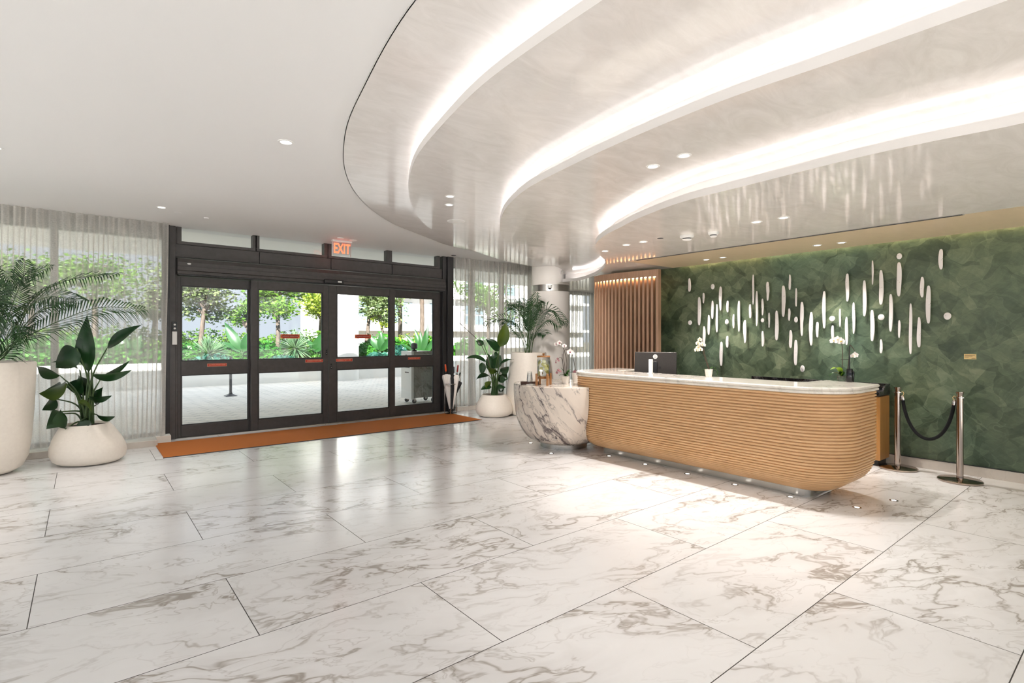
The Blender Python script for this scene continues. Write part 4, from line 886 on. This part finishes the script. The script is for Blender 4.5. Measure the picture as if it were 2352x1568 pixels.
# ------------------------------------------------------------------ potted plants
def planter_body(prof, parent, n=56, squash=None):
    mb = MB().lathe(prof, n)
    if squash: mb.v = [squash(Vector(v)) for v in mb.v]
    return mb.build('planter', M['planter'], parent, True, angle=60)
LOW = [(.20, 0), (.27, .012), (.325, .05), (.348, .11), (.345, .18), (.315, .27), (.265, .36), (.232, .412), (.222, .425), (.212, .42), (.205, .36)]
def paradise(label, loc, lowprof, LV, soilz, sr, seed, spike=None, sq=None, lean=0):
    t = thing('potted_bird_of_paradise', label, 'potted plant', loc); rr = random.Random(seed)
    planter_body(lowprof, t, squash=sq)
    MB().lathe([(sr, soilz), (sr*.6, soilz+.012), (1e-6, soilz+.018)], 24, cap=False).build('soil', M['soil'], t, True)
    for i, (b0, t0, w, sag, young) in enumerate(LV):
        r0 = Vector((rr.uniform(-.05, .05), rr.uniform(-.05, .05), soilz)); B_ = L3(*b0); T_ = L3(*t0)
        md = r0.lerp(B_, .55) + Vector((0, 0, .06)) ; md.x = r0.x + (B_.x-r0.x)*.35; md.y = r0.y + (B_.y-r0.y)*.35
        pt = catmull([r0, md, B_], 8); k = len(pt)
        lf = leaf_blade(MB(), B_, T_, w, sag, .28, 12, side=(RT*rr.uniform(.7, 1) + FW*rr.uniform(-.5, .5) + UP*rr.uniform(-.4, .4)) if abs((T_-B_).normalized().z) > .35 else (FW*.65 + UP*.7*rr.choice((1, 1, -1)) + RT*.1)).build('leaf', M['leafy'] if young else M['leaf'], t, True)
        MB().tube(pt, [.013 - .007*j/(k-1) for j in range(k)], 8).build('leaf_stalk', M['stem'], lf, True)
    if spike: MB().tube(catmull([Vector((0, 0, soilz))] + [L3(*p) for p in spike], 8), .006, 7).build('leaf_spike', M['stemd'], t, True)
    return t
def sq_left(v):
    f_ = v.z / .47; x = v.dot(RT); v = v + RT * (-.03 * f_ + (.05 * (1 - f_) if x > 0 else 0)) + UP * (.0); return v
paradise('bird of paradise plant in low rounded white pot, left of sliding doors', (.045, 8.20, 0), [(r*1.03, z*1.1) for r, z in LOW], [((0.011, 1.083, 0), (-0.011, 1.783, 0), 0.200, 0.03, 0), ((0.186, 1.372, 0.05), (0.621, 1.663, 0.05), 0.150, 0.05, 0), ((-0.041, 1.375, -0.12), (-0.274, 1.143, -0.12), 0.300, -0.08, 0), ((-0.143, 1.106, 0.05), (-0.493, 1.202, 0.05), 0.130, 0.12, 0), ((-0.298, 1.05, -0.05), (-0.585, 1.175, -0.05), 0.160, 0.12, 0), ((-0.097, 0.969, -0.2), (-0.408, 0.841, -0.2), 0.280, 0.10, 1), ((-0.366, 0.937, 0.05), (-0.568, 0.852, 0.05), 0.140, 0.10, 0), ((-0.36, 0.773, -0.05), (-0.507, 0.632, -0.05), 0.170, 0.10, 0), ((0.106, 0.99, 0.05), (0.462, 1.218, 0.05), 0.090, 0.05, 0), ((0.099, 1.05, -0.05), (0.559, 1.112, -0.05), 0.140, 0.12, 0), ((0.088, 0.794, -0.1), (0.358, 0.81, -0.1), 0.120, 0.12, 0), ((0.046, 0.754, -0.2), (0.194, 0.622, -0.2), 0.180, 0.10, 1), ((0.105, 0.572, 0), (0.321, 0.546, 0), 0.130, 0.12, 0), ((-0.116, 0.644, -0.25), (-0.278, 0.442, -0.25), 0.220, 0.10, 0), ((-0.066, 0.442, -0.25), (-0.116, 0.68, -0.25), 0.200, 0.05, 0), ((0.056, 0.52, -0.2), (0.158, 0.408, -0.2), 0.160, 0.10, 0), ((-0.233, 0.597, -0.1), (-0.378, 0.468, -0.1), 0.130, 0.10, 0), ((-0.107, 1.37, 0.12), (-0.252, 1.467, 0.12), 0.180, 0.08, 0), ((-0.043, 1.157, 0.1), (-0.091, 1.36, 0.1), 0.200, 0.05, 0), ((-0.027, 0.809, 0.1), (-0.198, 1.039, 0.1), 0.240, 0.06, 0), ((0.0, 0.673, 0.12), (0.091, 0.898, 0.12), 0.160, 0.06, 0), ((-0.158, 0.82, 0.0), (-0.079, 1.015, 0.0), 0.200, 0.05, 0)], .44, .21, 3, None, sq_left)
paradise('bird of paradise plant in low rounded white pot beside umbrella stand', (6.15, 8.14, 0), [(r*1.03, z*.98) for r, z in LOW], [((0.117, 1.332, -0.1), (0.225, 1.79, -0.1), 0.260, 0.03, 1), ((0.093, 1.246, 0), (-0.16, 1.481, 0), 0.200, 0.08, 0), ((-0.16, 1.044, 0), (-0.547, 1.103, 0), 0.110, 0.22, 0), ((0.1, 0.979, -0.05), (0.377, 1.088, -0.05), 0.120, 0.10, 0), ((-0.034, 0.853, 0.1), (-0.119, 1.192, 0.1), 0.180, 0.05, 0), ((0.034, 1.022, 0.1), (0.034, 1.243, 0.1), 0.200, 0.05, 0), ((0.082, 0.871, -0.2), (-0.124, 0.97, -0.2), 0.220, 0.10, 1), ((-0.092, 0.778, -0.05), (-0.352, 0.694, -0.05), 0.120, 0.18, 0), ((-0.237, 1.025, 0.05), (-0.245, 0.788, 0.05), 0.150, 0.05, 0), ((0.117, 0.865, -0.1), (0.283, 0.948, -0.1), 0.200, 0.10, 0), ((0.118, 0.771, 0.05), (0.262, 0.703, 0.05), 0.200, 0.10, 0), ((0.033, 0.586, -0.05), (0.226, 0.56, -0.05), 0.140, 0.12, 0), ((-0.05, 0.565, -0.1), (-0.25, 0.515, -0.1), 0.140, 0.12, 0), ((-0.066, 0.677, -0.15), (-0.149, 0.528, -0.15), 0.140, 0.10, 1), ((0.076, 0.657, 0.1), (0.204, 0.768, 0.1), 0.180, 0.10, 0), ((0.118, 0.539, 0), (0.168, 0.472, 0), 0.130, 0.10, 0), ((-0.203, 1.38, 0.05), (-0.355, 1.447, 0.05), 0.120, 0.10, 0), ((-0.008, 0.915, 0.05), (0.118, 1.168, 0.05), 0.200, 0.05, 0)], .39, .21, 5, [(-0.067, 0.876, 0), (-0.261, 1.38, 0), (-0.673, 1.793, 0)])
def frond(parent, pts, seed, n=34, ll=.34, droop=.5, hang=0.0, w=.016, t0=.30, two=.15):
    rr = random.Random(seed); P = resample(catmull(pts, 10), 60); mb = MB(); k = len(P); rl = rr.choice((-1, 1)) * rr.uniform(.35, .95); cr_, sr_ = math.cos(rl), math.sin(rl)
    for i in range(n):
        s_ = t0 + (1 - t0) * i / (n - 1); q = min(int(s_ * (k-1)), k-2); c_ = P[q].lerp(P[q+1], s_*(k-1)-q); tg = (P[q+1]-P[q]).normalized()
        sd_ = tg.cross(UP); sd_ = (sd_ if sd_.length > .15 else RT.copy()).normalized(); up = sd_.cross(tg).normalized(); sd_, up = sd_*cr_ + up*sr_, up*cr_ - sd_*sr_
        L_ = ll * (math.sin(PI * (.12 + .85 * (s_-t0)/(1-t0))) ** .6) * rr.uniform(.85, 1.1)
        for g in (-1, 1):
            d = (sd_ * g * .70 + tg * .72 + up * (two + rr.uniform(-.1, .1)) - UP * hang).normalized()
            mid = c_ + d * L_ * .5; tip = c_ + d * L_ * .92 - UP * L_ * droop * .45
            wd = d.cross(up).normalized() * w * .5; 
            mb.add([c_ - wd*.3, c_ + wd*.3, mid + wd, mid - wd, tip, mid + up * .004], [(0, 1, 5), (1, 2, 5), (0, 5, 3), (3, 5, 4), (5, 2, 4)])
    o = mb.build('frond', M['palm'], parent)
    MB().tube(P, [.008 - .006*j/(k-1) for j in range(k)], 6).build('frond_stalk', M['stem'], o, True)
    return o
t = thing('potted_palm', 'large palm in tall white planter at the left edge of the room', 'potted plant', (-.86, 8.18, 0))
planter_body([(.16, 0), (.25, .012), (.325, .06), (.375, .17), (.40, .35), (.425, .7), (.445, 1.22), (.430, 1.235), (.418, 1.22), (.412, 1.1)], t)
MB().lathe([(.415, 1.15), (.2, 1.17), (1e-6, 1.175)], 24, cap=False).build('soil', M['soil'], t, True)
for i, P in enumerate([[(0.304, 1.431, 0.02), (0.523, 1.552, 0.04), (0.802, 1.693, 0.06), (1.21, 1.836, 0.08), (1.693, 1.827, 0.1)], [(0.311, 1.337, -0.04), (0.498, 1.67, -0.08), (0.599, 1.815, -0.12), (0.866, 1.939, -0.16), (1.241, 1.889, -0.2)], [(0.281, 1.577, 0.05), (0.47, 1.944, 0.1), (0.849, 2.16, 0.15), (1.334, 2.23, 0.2)], [(0.207, 1.72, 0.0), (0.279, 1.961, 0.0), (0.447, 2.153, 0.0), (0.751, 2.278, 0.0)], [(0.185, 1.674, 0.075), (0.202, 1.923, 0.15), (0.23, 2.178, 0.225), (0.192, 2.389, 0.3)], [(0.323, 1.338, -0.075), (0.413, 1.527, -0.15), (0.569, 1.642, -0.225), (0.698, 1.481, -0.3)], [(0.087, 1.674, 0.05), (0.039, 2.067, 0.1), (-0.109, 2.367, 0.15), (-0.508, 2.474, 0.2)], [(-0.105, 1.575, -0.067), (-0.386, 1.903, -0.133), (-0.846, 1.945, -0.2)], [(0.234, 1.382, 0.087), (0.327, 1.677, 0.175), (0.493, 1.881, 0.262), (0.704, 1.937, 0.35)], [(0.133, 1.575, -0.087), (0.224, 1.854, -0.175), (0.404, 1.94, -0.262), (0.579, 2.069, -0.35)], [(0.038, 1.671, -0.025), (0.134, 2.148, -0.05), (0.275, 2.192, -0.075), (0.473, 2.071, -0.1)], [(-0.059, 1.479, 0.1), (-0.259, 1.678, 0.2), (-0.567, 1.681, 0.3)]]):
    frond(t, [L3(0 + .05*math.sin(i*2), 1.15, .05*math.cos(i*2))] + [L3(*p) for p in P], i, 40, .34, .8, .12, .015, .28)
t = thing('potted_palm', 'palm in tall tapered white planter beside the round column', 'potted plant', (6.86, 7.95, 0))
planter_body([(.30, 0), (.40, .012), (.44, .06), (.452, .16), (.445, .35), (.42, .6), (.385, .9), (.35, 1.2), (.345, 1.215), (.33, 1.21), (.33, 1.1)], t)
MB().lathe([(.335, 1.16), (.2, 1.18), (1e-6, 1.185)], 24, cap=False).build('soil', M['soil'], t, True)
for i, P in enumerate([[(0.087, 1.638, -0.113), (0.216, 1.94, -0.225), (0.402, 2.046, -0.338), (0.703, 1.786, -0.45)], [(0.114, 1.551, -0.087), (0.261, 1.768, -0.175), (0.405, 1.852, -0.262), (0.599, 1.738, -0.35)], [(0.044, 1.814, -0.067), (0.096, 2.162, -0.133), (0.139, 2.357, -0.2)], [(0.027, 1.816, 0.0), (0.009, 2.17, 0.0), (-0.027, 2.347, 0.0)], [(-0.026, 1.814, -0.067), (-0.087, 2.118, -0.133), (-0.148, 2.244, -0.2)], [(-0.062, 1.773, 0.033), (-0.178, 2.085, 0.067), (-0.419, 2.248, 0.1)], [(-0.079, 1.726, -0.1), (-0.2, 2.027, -0.2), (-0.421, 2.108, -0.3)], [(-0.115, 1.551, -0.025), (-0.308, 1.815, -0.05), (-0.571, 1.884, -0.075), (-0.867, 1.77, -0.1)], [(-0.131, 1.463, -0.1), (-0.286, 1.68, -0.2), (-0.473, 1.808, -0.3)], [(-0.133, 1.374, 0.033), (-0.222, 1.552, 0.067), (-0.402, 1.641, 0.1)], [(0.061, 1.813, -0.1), (0.148, 2.158, -0.2), (0.241, 2.194, -0.3)], [(0.0, 1.769, -0.117), (0.061, 2.112, -0.233), (0.214, 2.02, -0.35)], [(0.096, 1.507, -0.133), (0.216, 1.593, -0.267), (0.315, 1.566, -0.4)], [(-0.009, 1.773, 0.033), (-0.062, 2.068, 0.067), (-0.259, 2.194, 0.1)]]):
    if i in (3, 9): continue
    frond(t, [L3(.06*math.sin(i*2.2), 1.16, .06*math.cos(i*2.2))] + [L3(*p) for p in P], 50+i, 21, .31, .7, .0, .019, .40)

# ------------------------------------------------------------------ outdoors
gr = struct(MB().box((-60, 9.41, -.25), (90, 18.9, -.012)).build('ground', M['paver']))
struct(MB().box((-60, -60, -.25), (-6.42, 9.41, -.012)).build('terrace', mat('terrace_paving', (.62, .58, .52), .8)))  # unseen paving added to bounce sunlight through the left glazing onto the ceiling
struct(MB().box((-6.42, -60, -.25), (40, -7.42, -.012)).build('terrace', bpy.data.materials['terrace_paving']))  # same added bounce paving, behind the back glazing
struct(MB().box((-20, 9.41, -.1), (30, 10.9, -.006)).build('path', mat('threshold_paving', (.62, .60, .55), .7)))
struct(MB().box((-60, 19.05, -.25), (90, 80, .5)).build('garden_ground', M['earth']))
wl2 = struct(MB().box((-30, 18.9, -.1), (40, 19.15, .74)).build('wall_garden', M['kerb'], None, bevel=.02))
struct(MB().box((-12, 9.6, 3.30), (30, 14.0, 3.75)).build('canopy_roof', M['exsoffit']))
struct(MB().lathe([(.52, -.1), (.52, 3.7)], 48, (7.34, 18.75, 0)).build('pillar', M['kerb'], None, True))
t = thing('barrier_post', 'dark post on a square flared foot standing outside left door', 'post', (2.98, 15.33, -.012))
MB().lathe([(.19, 0), (.19, .012), (.06, .055), (.035, .11)], 4, a0=PI/4).build('foot', M['framed'], t)
MB().lathe([(.034, .08), (.034, 1.0)], 16).build('pole', M['framed'], t, True)

# valet podium on casters
t = thing('valet_podium', 'grey stone clad valet podium on casters outside the right door', 'podium', (6.16, 11.05, -.006))
R_ = MB().box((-.30, -.24, .13), (.32, .24, 1.10)); R_.build('stone_body', M['podstone'], t, bevel=.004)
MB().box((-.36, -.25, .10), (-.30, .25, 1.20)).build('side_panel', M['podwhite'], t, bevel=.004)
MB().add([(x, y, z) for y in (-.25, .25) for x, z in ((-.30, 1.10), (.34, 1.10), (.34, 1.12), (.16, 1.20), (-.30, 1.20))], [(4, 3, 2, 1, 0), (5, 6, 7, 8, 9)] + [(i, (i+1) % 5, 5+(i+1) % 5, 5+i) for i in range(5)]).build('sloped_desk', M['podstone'], t)
MB().add([(.17, -.2, 1.199), (.33, -.2, 1.128), (.33, .2, 1.128), (.17, .2, 1.199)], [(0, 1, 2, 3)]).build('white_sheet', M['white'], t)
for y0, y1, z0, z1 in ((-.16, .12, .82, .88), (-.12, .06, .70, .725), (-.03, .03, 1.0, 1.12)): MB().box((-.364, y0, z0), (-.36, y1, z1)).build('dark_label', M['black'], t)
for sx in (-.25, .25):
    for sy in (-.18, .18):
        w_ = MB().lathe([(.02, -.018), (.05, -.018), (.055, 0), (.05, .018), (.02, .018)], 20).xf(Matrix.Translation((sx, sy, .055)) @ Matrix.Rotation(PI/2, 4, 'X')); o = w_.build('caster', M['rubber'], t, True)
        MB().box((sx-.02, sy-.026, .05), (sx+.02, sy+.026, .13)).build('caster_fork', M['steel'], o)
t = thing('desk_fan', 'small dark fan standing on top of the valet podium', 'fan', (5.98, 11.0, 1.195))
MB().lathe([(.06, 0), (.06, .02), (.03, .03), (.03, .05)], 20).build('base', M['black'], t, True)
MB().lathe([(.055, .05), (.075, .07), (.075, .16), (.05, .185), (1e-6, .19)], 24).build('head', mat('fan_grey', (.08, .09, .10), .4), t, True)

# vegetation
def scatter(n, gen, size, seed, asp=.5, flat_=.3):
    rr = random.Random(seed); mb = MB(); vs = []; fs = []
    for i in range(n):
        c_ = gen(rr); d = Vector((rr.gauss(0, 1), rr.gauss(0, 1), rr.gauss(0, 1) * flat_ + .15)).normalized(); s_ = d.cross(Vector((rr.gauss(0, 1), rr.gauss(0, 1), rr.gauss(0, 1)))).normalized()
        L_ = size * rr.uniform(.6, 1.3); w = L_ * asp; o = len(vs)
        vs += [c_ - d*L_*.5, c_ + s_*w*.5, c_ + d*L_*.5, c_ - s_*w*.5]; fs.append((o, o+1, o+2, o+3))
    mb.v = [tuple(v) for v in vs]; mb.f = fs; return mb
def tree(label, x, y, h, cr, m_, nl, seed, lean=0, zc=.62, size=.17, base=.5):
    t = thing('tree', label, 'tree', (x, y, base)); rr = random.Random(seed)
    top_ = Vector((lean, 0, h*.55)); trunk = MB().tube(catmull([(0, 0, 0), (lean*.3 + .05, 0, h*.25), top_], 6), [.11 - .004*i for i in range(13)], 9); trunk.build('trunk', M['bark'], t, True)
    br = MB(); cl_ = []
    for k in range(11):
        a = rr.uniform(0, 6.28); el = rr.uniform(.1, 1.2); L_ = cr * rr.uniform(.55, 1.0); st = Vector((lean*.7, 0, h * rr.uniform(.34, .55)))
        e_ = st + Vector((math.cos(a)*math.cos(el), math.sin(a)*math.cos(el), math.sin(el)*.9)) * L_
        br.tube(catmull([st, st.lerp(e_, .5) + Vector((0, 0, .1)), e_], 4), [.045, .042, .038, .034, .03, .026, .022, .018, .014], 6); cl_ += [(e_, cr*.42), (st.lerp(e_, .65), cr*.34)]
    br.build('branches', M['bark'], t, True)
    def gen(r):
        c_, q = r.choice(cl_); return c_ + Vector((r.gauss(0, .45), r.gauss(0, .45), r.gauss(0, .33))) * q
    scatter(nl, gen, size, seed + 1).build('foliage', m_, t)
    return t
GT = 'trees in the garden beyond the doors'
tree('spreading grey green tree behind left sliding door', 3.51, 24.0, 5.6, 2.0, M['tl2'], 5200, 11, .3, base=.45)
tree('bright green tree at right side of left door pane', 6.36, 28.5, 4.4, .95, M['tl1'], 1700, 12, -.2)
tree('round green tree with straight trunk behind second door', 6.29, 23.4, 5.3, 1.65, M['tl1'], 5000, 13, 0, base=.45)
tree('yellow green tree behind right stile of second door', 9.05, 26.5, 5.2, 1.5, M['tl3'], 3600, 14, .2)
tree('grey green tree just right of the white outdoor pillar', 9.89, 22.8, 5.2, 1.3, M['tl2'], 3600, 15, .3)
tree('yellow leaved tree in front of white building', 13.01, 27.5, 4.2, .9, M['tl3'], 1400, 16, -.2)
tree('tall tree seen through left curtain by the mullion', 0.26, 22.5, 5.4, 1.35, M['tl1'], 1900, 17, 0)
tree('bushy tree seen through left curtain near door jamb', 2.07, 25.5, 4.3, 1.0, M['tl2'], 1500, 18, .2)
tree('tree seen through the far left part of curtain', -1.46, 23.5, 5.4, 1.5, M['tl1'], 2000, 19, .2)
tree('tree seen through curtain right of the sliding doors', 16.93, 23.0, 5.6, 1.9, M['tl1'], 3000, 20, 0)
def bushy(label, x, y, w, d, h, m_, n, size, seed, asp=.55):
    t = thing('garden_bush', label, 'bush', (x, y, .45), 0, None); rr = random.Random(seed)
    def gen(r):
        a = r.uniform(0, 6.28); q = r.random() ** .35; el = r.random(); return Vector((w*q*math.cos(a), d*q*math.sin(a), h*(.1 + .9*el) * (1 - .55*q*q*el)))
    scatter(n, gen, size, seed, asp).build('foliage', m_, t)
    e = MB()
    for k in range(9): a = rr.uniform(0, 6.28); e.tube([(0, 0, 0), (w*.5*math.cos(a), d*.5*math.sin(a), h*rr.uniform(.5, .8))], .018, 5)
    e.build('stems', M['bark'], t)
    return t
BL = [('low bright green bush at left edge of left door pane', 2.62, 20.50, .8, .6, .95, 'bush'), ('blue green bush under spiky plant in left door', 3.35, 19.90, .7, .5, .55, 'bushb'), ('bright green bush at the middle of left door pane', 3.92, 21.20, .8, .6, .9, 'bush'),
      ('dense green bush at right of left door pane', 4.43, 20.60, .6, .5, .85, 'bush'), ('bright green bush at left of second door pane', 5.07, 20.60, .7, .5, 1.0, 'bush'), ('blue green bush low behind second door sign', 5.54, 19.85, .55, .45, .45, 'bushb'), ('green bush right of second door pane', 7.22, 20.90, .8, .6, .8, 'bush'),
      ('bright green bush just right of the white outdoor pillar', 8.71, 20.40, .7, .5, .85, 'bush'), ('blue green bush below door sign in third door', 9.14, 19.80, .6, .4, .5, 'bushb'), ('tall green bush behind third door pane', 10.22, 21.60, 1.0, .7, 1.35, 'bush'),
      ('green bush behind podium in right door', 11.39, 21.20, 1.0, .7, 1.1, 'bush'), ('blue green bush at left of right door pane', 10.04, 19.80, .5, .4, .75, 'bushb'), ('bright green bush at right edge of right door pane', 12.26, 20.60, .9, .6, 1.2, 'bush'),
      ('yellow green hedge bush far behind right door', 12.80, 23.60, 2.0, .8, 1.3, 'tl3'), ('far green hedge bush behind second door', 7.62, 24.60, 2.2, .8, 1.5, 'tl1'), ('far green hedge bush behind left door', 4.21, 25.00, 2.4, .8, 1.5, 'tl1'),
      ('green bush seen through left curtain', 0.72, 20.60, 1.2, .7, 1.1, 'bush'), ('second green bush seen through left curtain, left of mullion', -0.32, 20.90, 1.3, .7, 1.2, 'bush'), ('green bush seen through far left curtain', -1.48, 20.80, 1.4, .7, 1.1, 'bush'), ('green bush seen through curtain right of doors', 14.40, 20.60, 1.3, .7, 1.2, 'bush'), ('far green hedge bush seen through left curtain', 0.60, 24.60, 3.0, .8, 1.7, 'tl1')]
for i, (lab, x, y, w, d, h, m_) in enumerate(BL): bushy(lab, x, y, w, d, h, M[m_], int(900 + 900*w*h), .19 if m_ in ('bush', 'bushb') else .15, 200+i)
def spiky(label, x, y, h, r, n, seed, trunk=.5):
    t = thing('spiky_yucca', label, 'plant', (x, y, .5)); rr = random.Random(seed); mb = MB()
    for i in range(n):
        a = rr.uniform(0, 6.28); el = math.radians(rr.uniform(-55, 88)); d = Vector((math.cos(a)*math.cos(el), math.sin(a)*math.cos(el), math.sin(el))); s_ = d.cross(UP); s_ = (s_ if s_.length > .1 else RT.copy()).normalized() * .016
        p = Vector((0, 0, trunk)); L_ = r * rr.uniform(.8, 1.1); mb.add([p - s_, p + s_, p + d*L_*.6 + s_*.9, p + d*L_ - UP*.05*r, p + d*L_*.6 - s_*.9], [(0, 1, 2, 3, 4)])
    mb.build('blades', M['yucca'], t)
    MB().tube([(0, 0, 0), (0, 0, trunk)], [.07, .09], 9).build('trunk', M['bark'], t, True)
spiky('spiky rosette plant behind left door pane', 3.26, 20.10, 1, .72, 260, 31, .45)
spiky('spiky rosette plant behind the second door sign', 6.05, 20.15, 1, .74, 260, 32, .62)
def bigleaf(label, x, y, LV, m_='big', seed=1, z=.5):
    t = thing('broad_leaf_plant', label, 'plant', (x, y, z)); rr = random.Random(seed)
    for (b0, t0, w) in LV:
        lf = leaf_blade(MB(), L3(*b0), L3(*t0), w, .08, .2, 10, side=(RT*.4 + FW*.8 + UP*.3) if abs(t0[0]-b0[0]) > abs(t0[1]-b0[1]) else (RT + FW*.3)).build('leaf', M[m_], t, True)
        MB().tube(catmull([(0, 0, 0), L3(b0[0]*.4, b0[1]*.6, 0), L3(*b0)], 5), .014, 6).build('leaf_stalk', M['stem'], lf, True)
bigleaf('broad leaved banana plant at right of left door pane', 4.23, 20.20, [((.05, .55), (-.55, 1.55), .34), ((.1, .5), (.35, 1.3), .3), ((0, .5), (-.75, .85), .25), ((.05, .4), (.6, .7), .25)])
bigleaf('dark folded banana leaf plant at right of second door pane', 6.90, 20.30, [((-.1, .45), (.3, 1.25), .42), ((0, .45), (-.5, .95), .28), ((.1, .4), (.55, .75), .25)])
bigleaf('broad leaved plant behind third door sign', 9.51, 20.60, [((.05, .5), (-.45, 1.2), .3), ((.1, .5), (.15, 1.3), .3), ((.12, .45), (.6, 1.1), .26), ((0, .4), (-.6, .7), .22)])
bigleaf('birds nest style plant with upright leaves behind right door', 11.22, 20.00, [((0, .2), (.28, 1.62), .26), ((-.02, .2), (-.28, 1.4), .28), ((-.05, .2), (-.72, 1.2), .24), ((-.05, .15), (-.9, .75), .2), ((.05, .2), (.62, 1.1), .24), ((.05, .15), (.85, .75), .2), ((0, .2), (-.05, 1.3), .26), ((0, .15), (-.5, .85), .2)])
bigleaf('broad leaf plant seen through left curtain', 1.14, 20.30, [((0, .4), (-.4, 1.3), .3), ((0, .4), (.35, 1.1), .3), ((.05, .4), (.7, .8), .25)])
def palmtree(label, x, y, h, seed, n=13, L_=1.9):
    t = thing('palm_tree', label, 'tree', (x, y, .45)); rr = random.Random(seed)
    MB().tube([(0, 0, 0), (.04, 0, h*.5), (0, .02, h)], [.13, .11, .10], 10).build('trunk', M['bark'], t, True)
    for k in range(n):
        a = 2*PI*k/n + rr.uniform(-.2, .2); el = rr.uniform(-.1, .9); d = Vector((math.cos(a), math.sin(a), 0)); c_ = Vector((0, 0, h))
        P = [c_, c_ + (d*math.cos(el) + UP*math.sin(el))*L_*.5, c_ + d*L_*.85 + UP*(math.sin(el)*L_*.5 - .1), c_ + d*L_ + UP*(math.sin(el)*L_*.3 - .6)]
        frond(t, P, seed*20+k, 22, .55, .7, .3, .05, .15).data.materials[0] = M['tl1']
palmtree('palm tree trunk and crown in front of white building, right door', 12.68, 22.60, 3.9, 41)
palmtree('palm tree with hanging fronds at the top left of right door pane', 13.00, 25.50, 3.9, 42, 14, 2.0)

# white building beyond the garden
t = thing('apartment_building', 'white building with grid windows far behind the right door', 'building', (24.5, 42, 0))
MB().box((-9, 0, -.2), (20, 8, 16)).build('wall', M['bwhite'], t)
for fl_ in range(5):
    MB().box((-9.1, -.9, 2.1 + fl_*3.0), (20, 0, 2.35 + fl_*3.0)).build('balcony_slab', M['bwhite'], t)
    for k in range(7):
        x0 = -8 + k*3.9; o = MB().box((x0, -.05, 2.7 + fl_*3.0), (x0+2.3, .05, 4.7 + fl_*3.0)).build('window', M['bwhite'], t)
        for (a, b_, c_, d_) in ((.08, .08, 1.1, .95), (1.2, .08, 2.22, .95), (.08, 1.05, 1.1, 1.92), (1.2, 1.05, 2.22, 1.92)): MB().box((x0+a, -.07, 2.7 + fl_*3.0 + b_), (x0+c_, -.05, 2.7 + fl_*3.0 + d_)).build('pane', M['bwin'], o)

# every repeat carries the group its likes share
GROUPS = dict(tree='trees in the garden beyond the doors', garden_bush='bushes in the garden bed', spiky_yucca='spiky rosette plants in the garden bed', broad_leaf_plant='broad leaved plants in the garden bed', palm_tree='palm trees before the white building',
              umbrella='umbrellas in the stand', potted_orchid='potted orchids on table and counter', potted_palm='palms in tall white planters', potted_bird_of_paradise='plants in low white pots', smoke_detector='smoke detectors over the desk',
              sheer_curtain='sheer linen curtains', door_mat='door mats at the sliding doors', sprinkler_cover='sprinkler covers in the ceiling', ceiling_detector='round caps above the exit sign', black_bottle='black bottles on the counter end')
for o in bpy.data.objects:
    q = o.name.split('.')[0]
    if o.parent is None and o.get('label') and not o.get('group') and q in GROUPS: o['group'] = GROUPS[q]
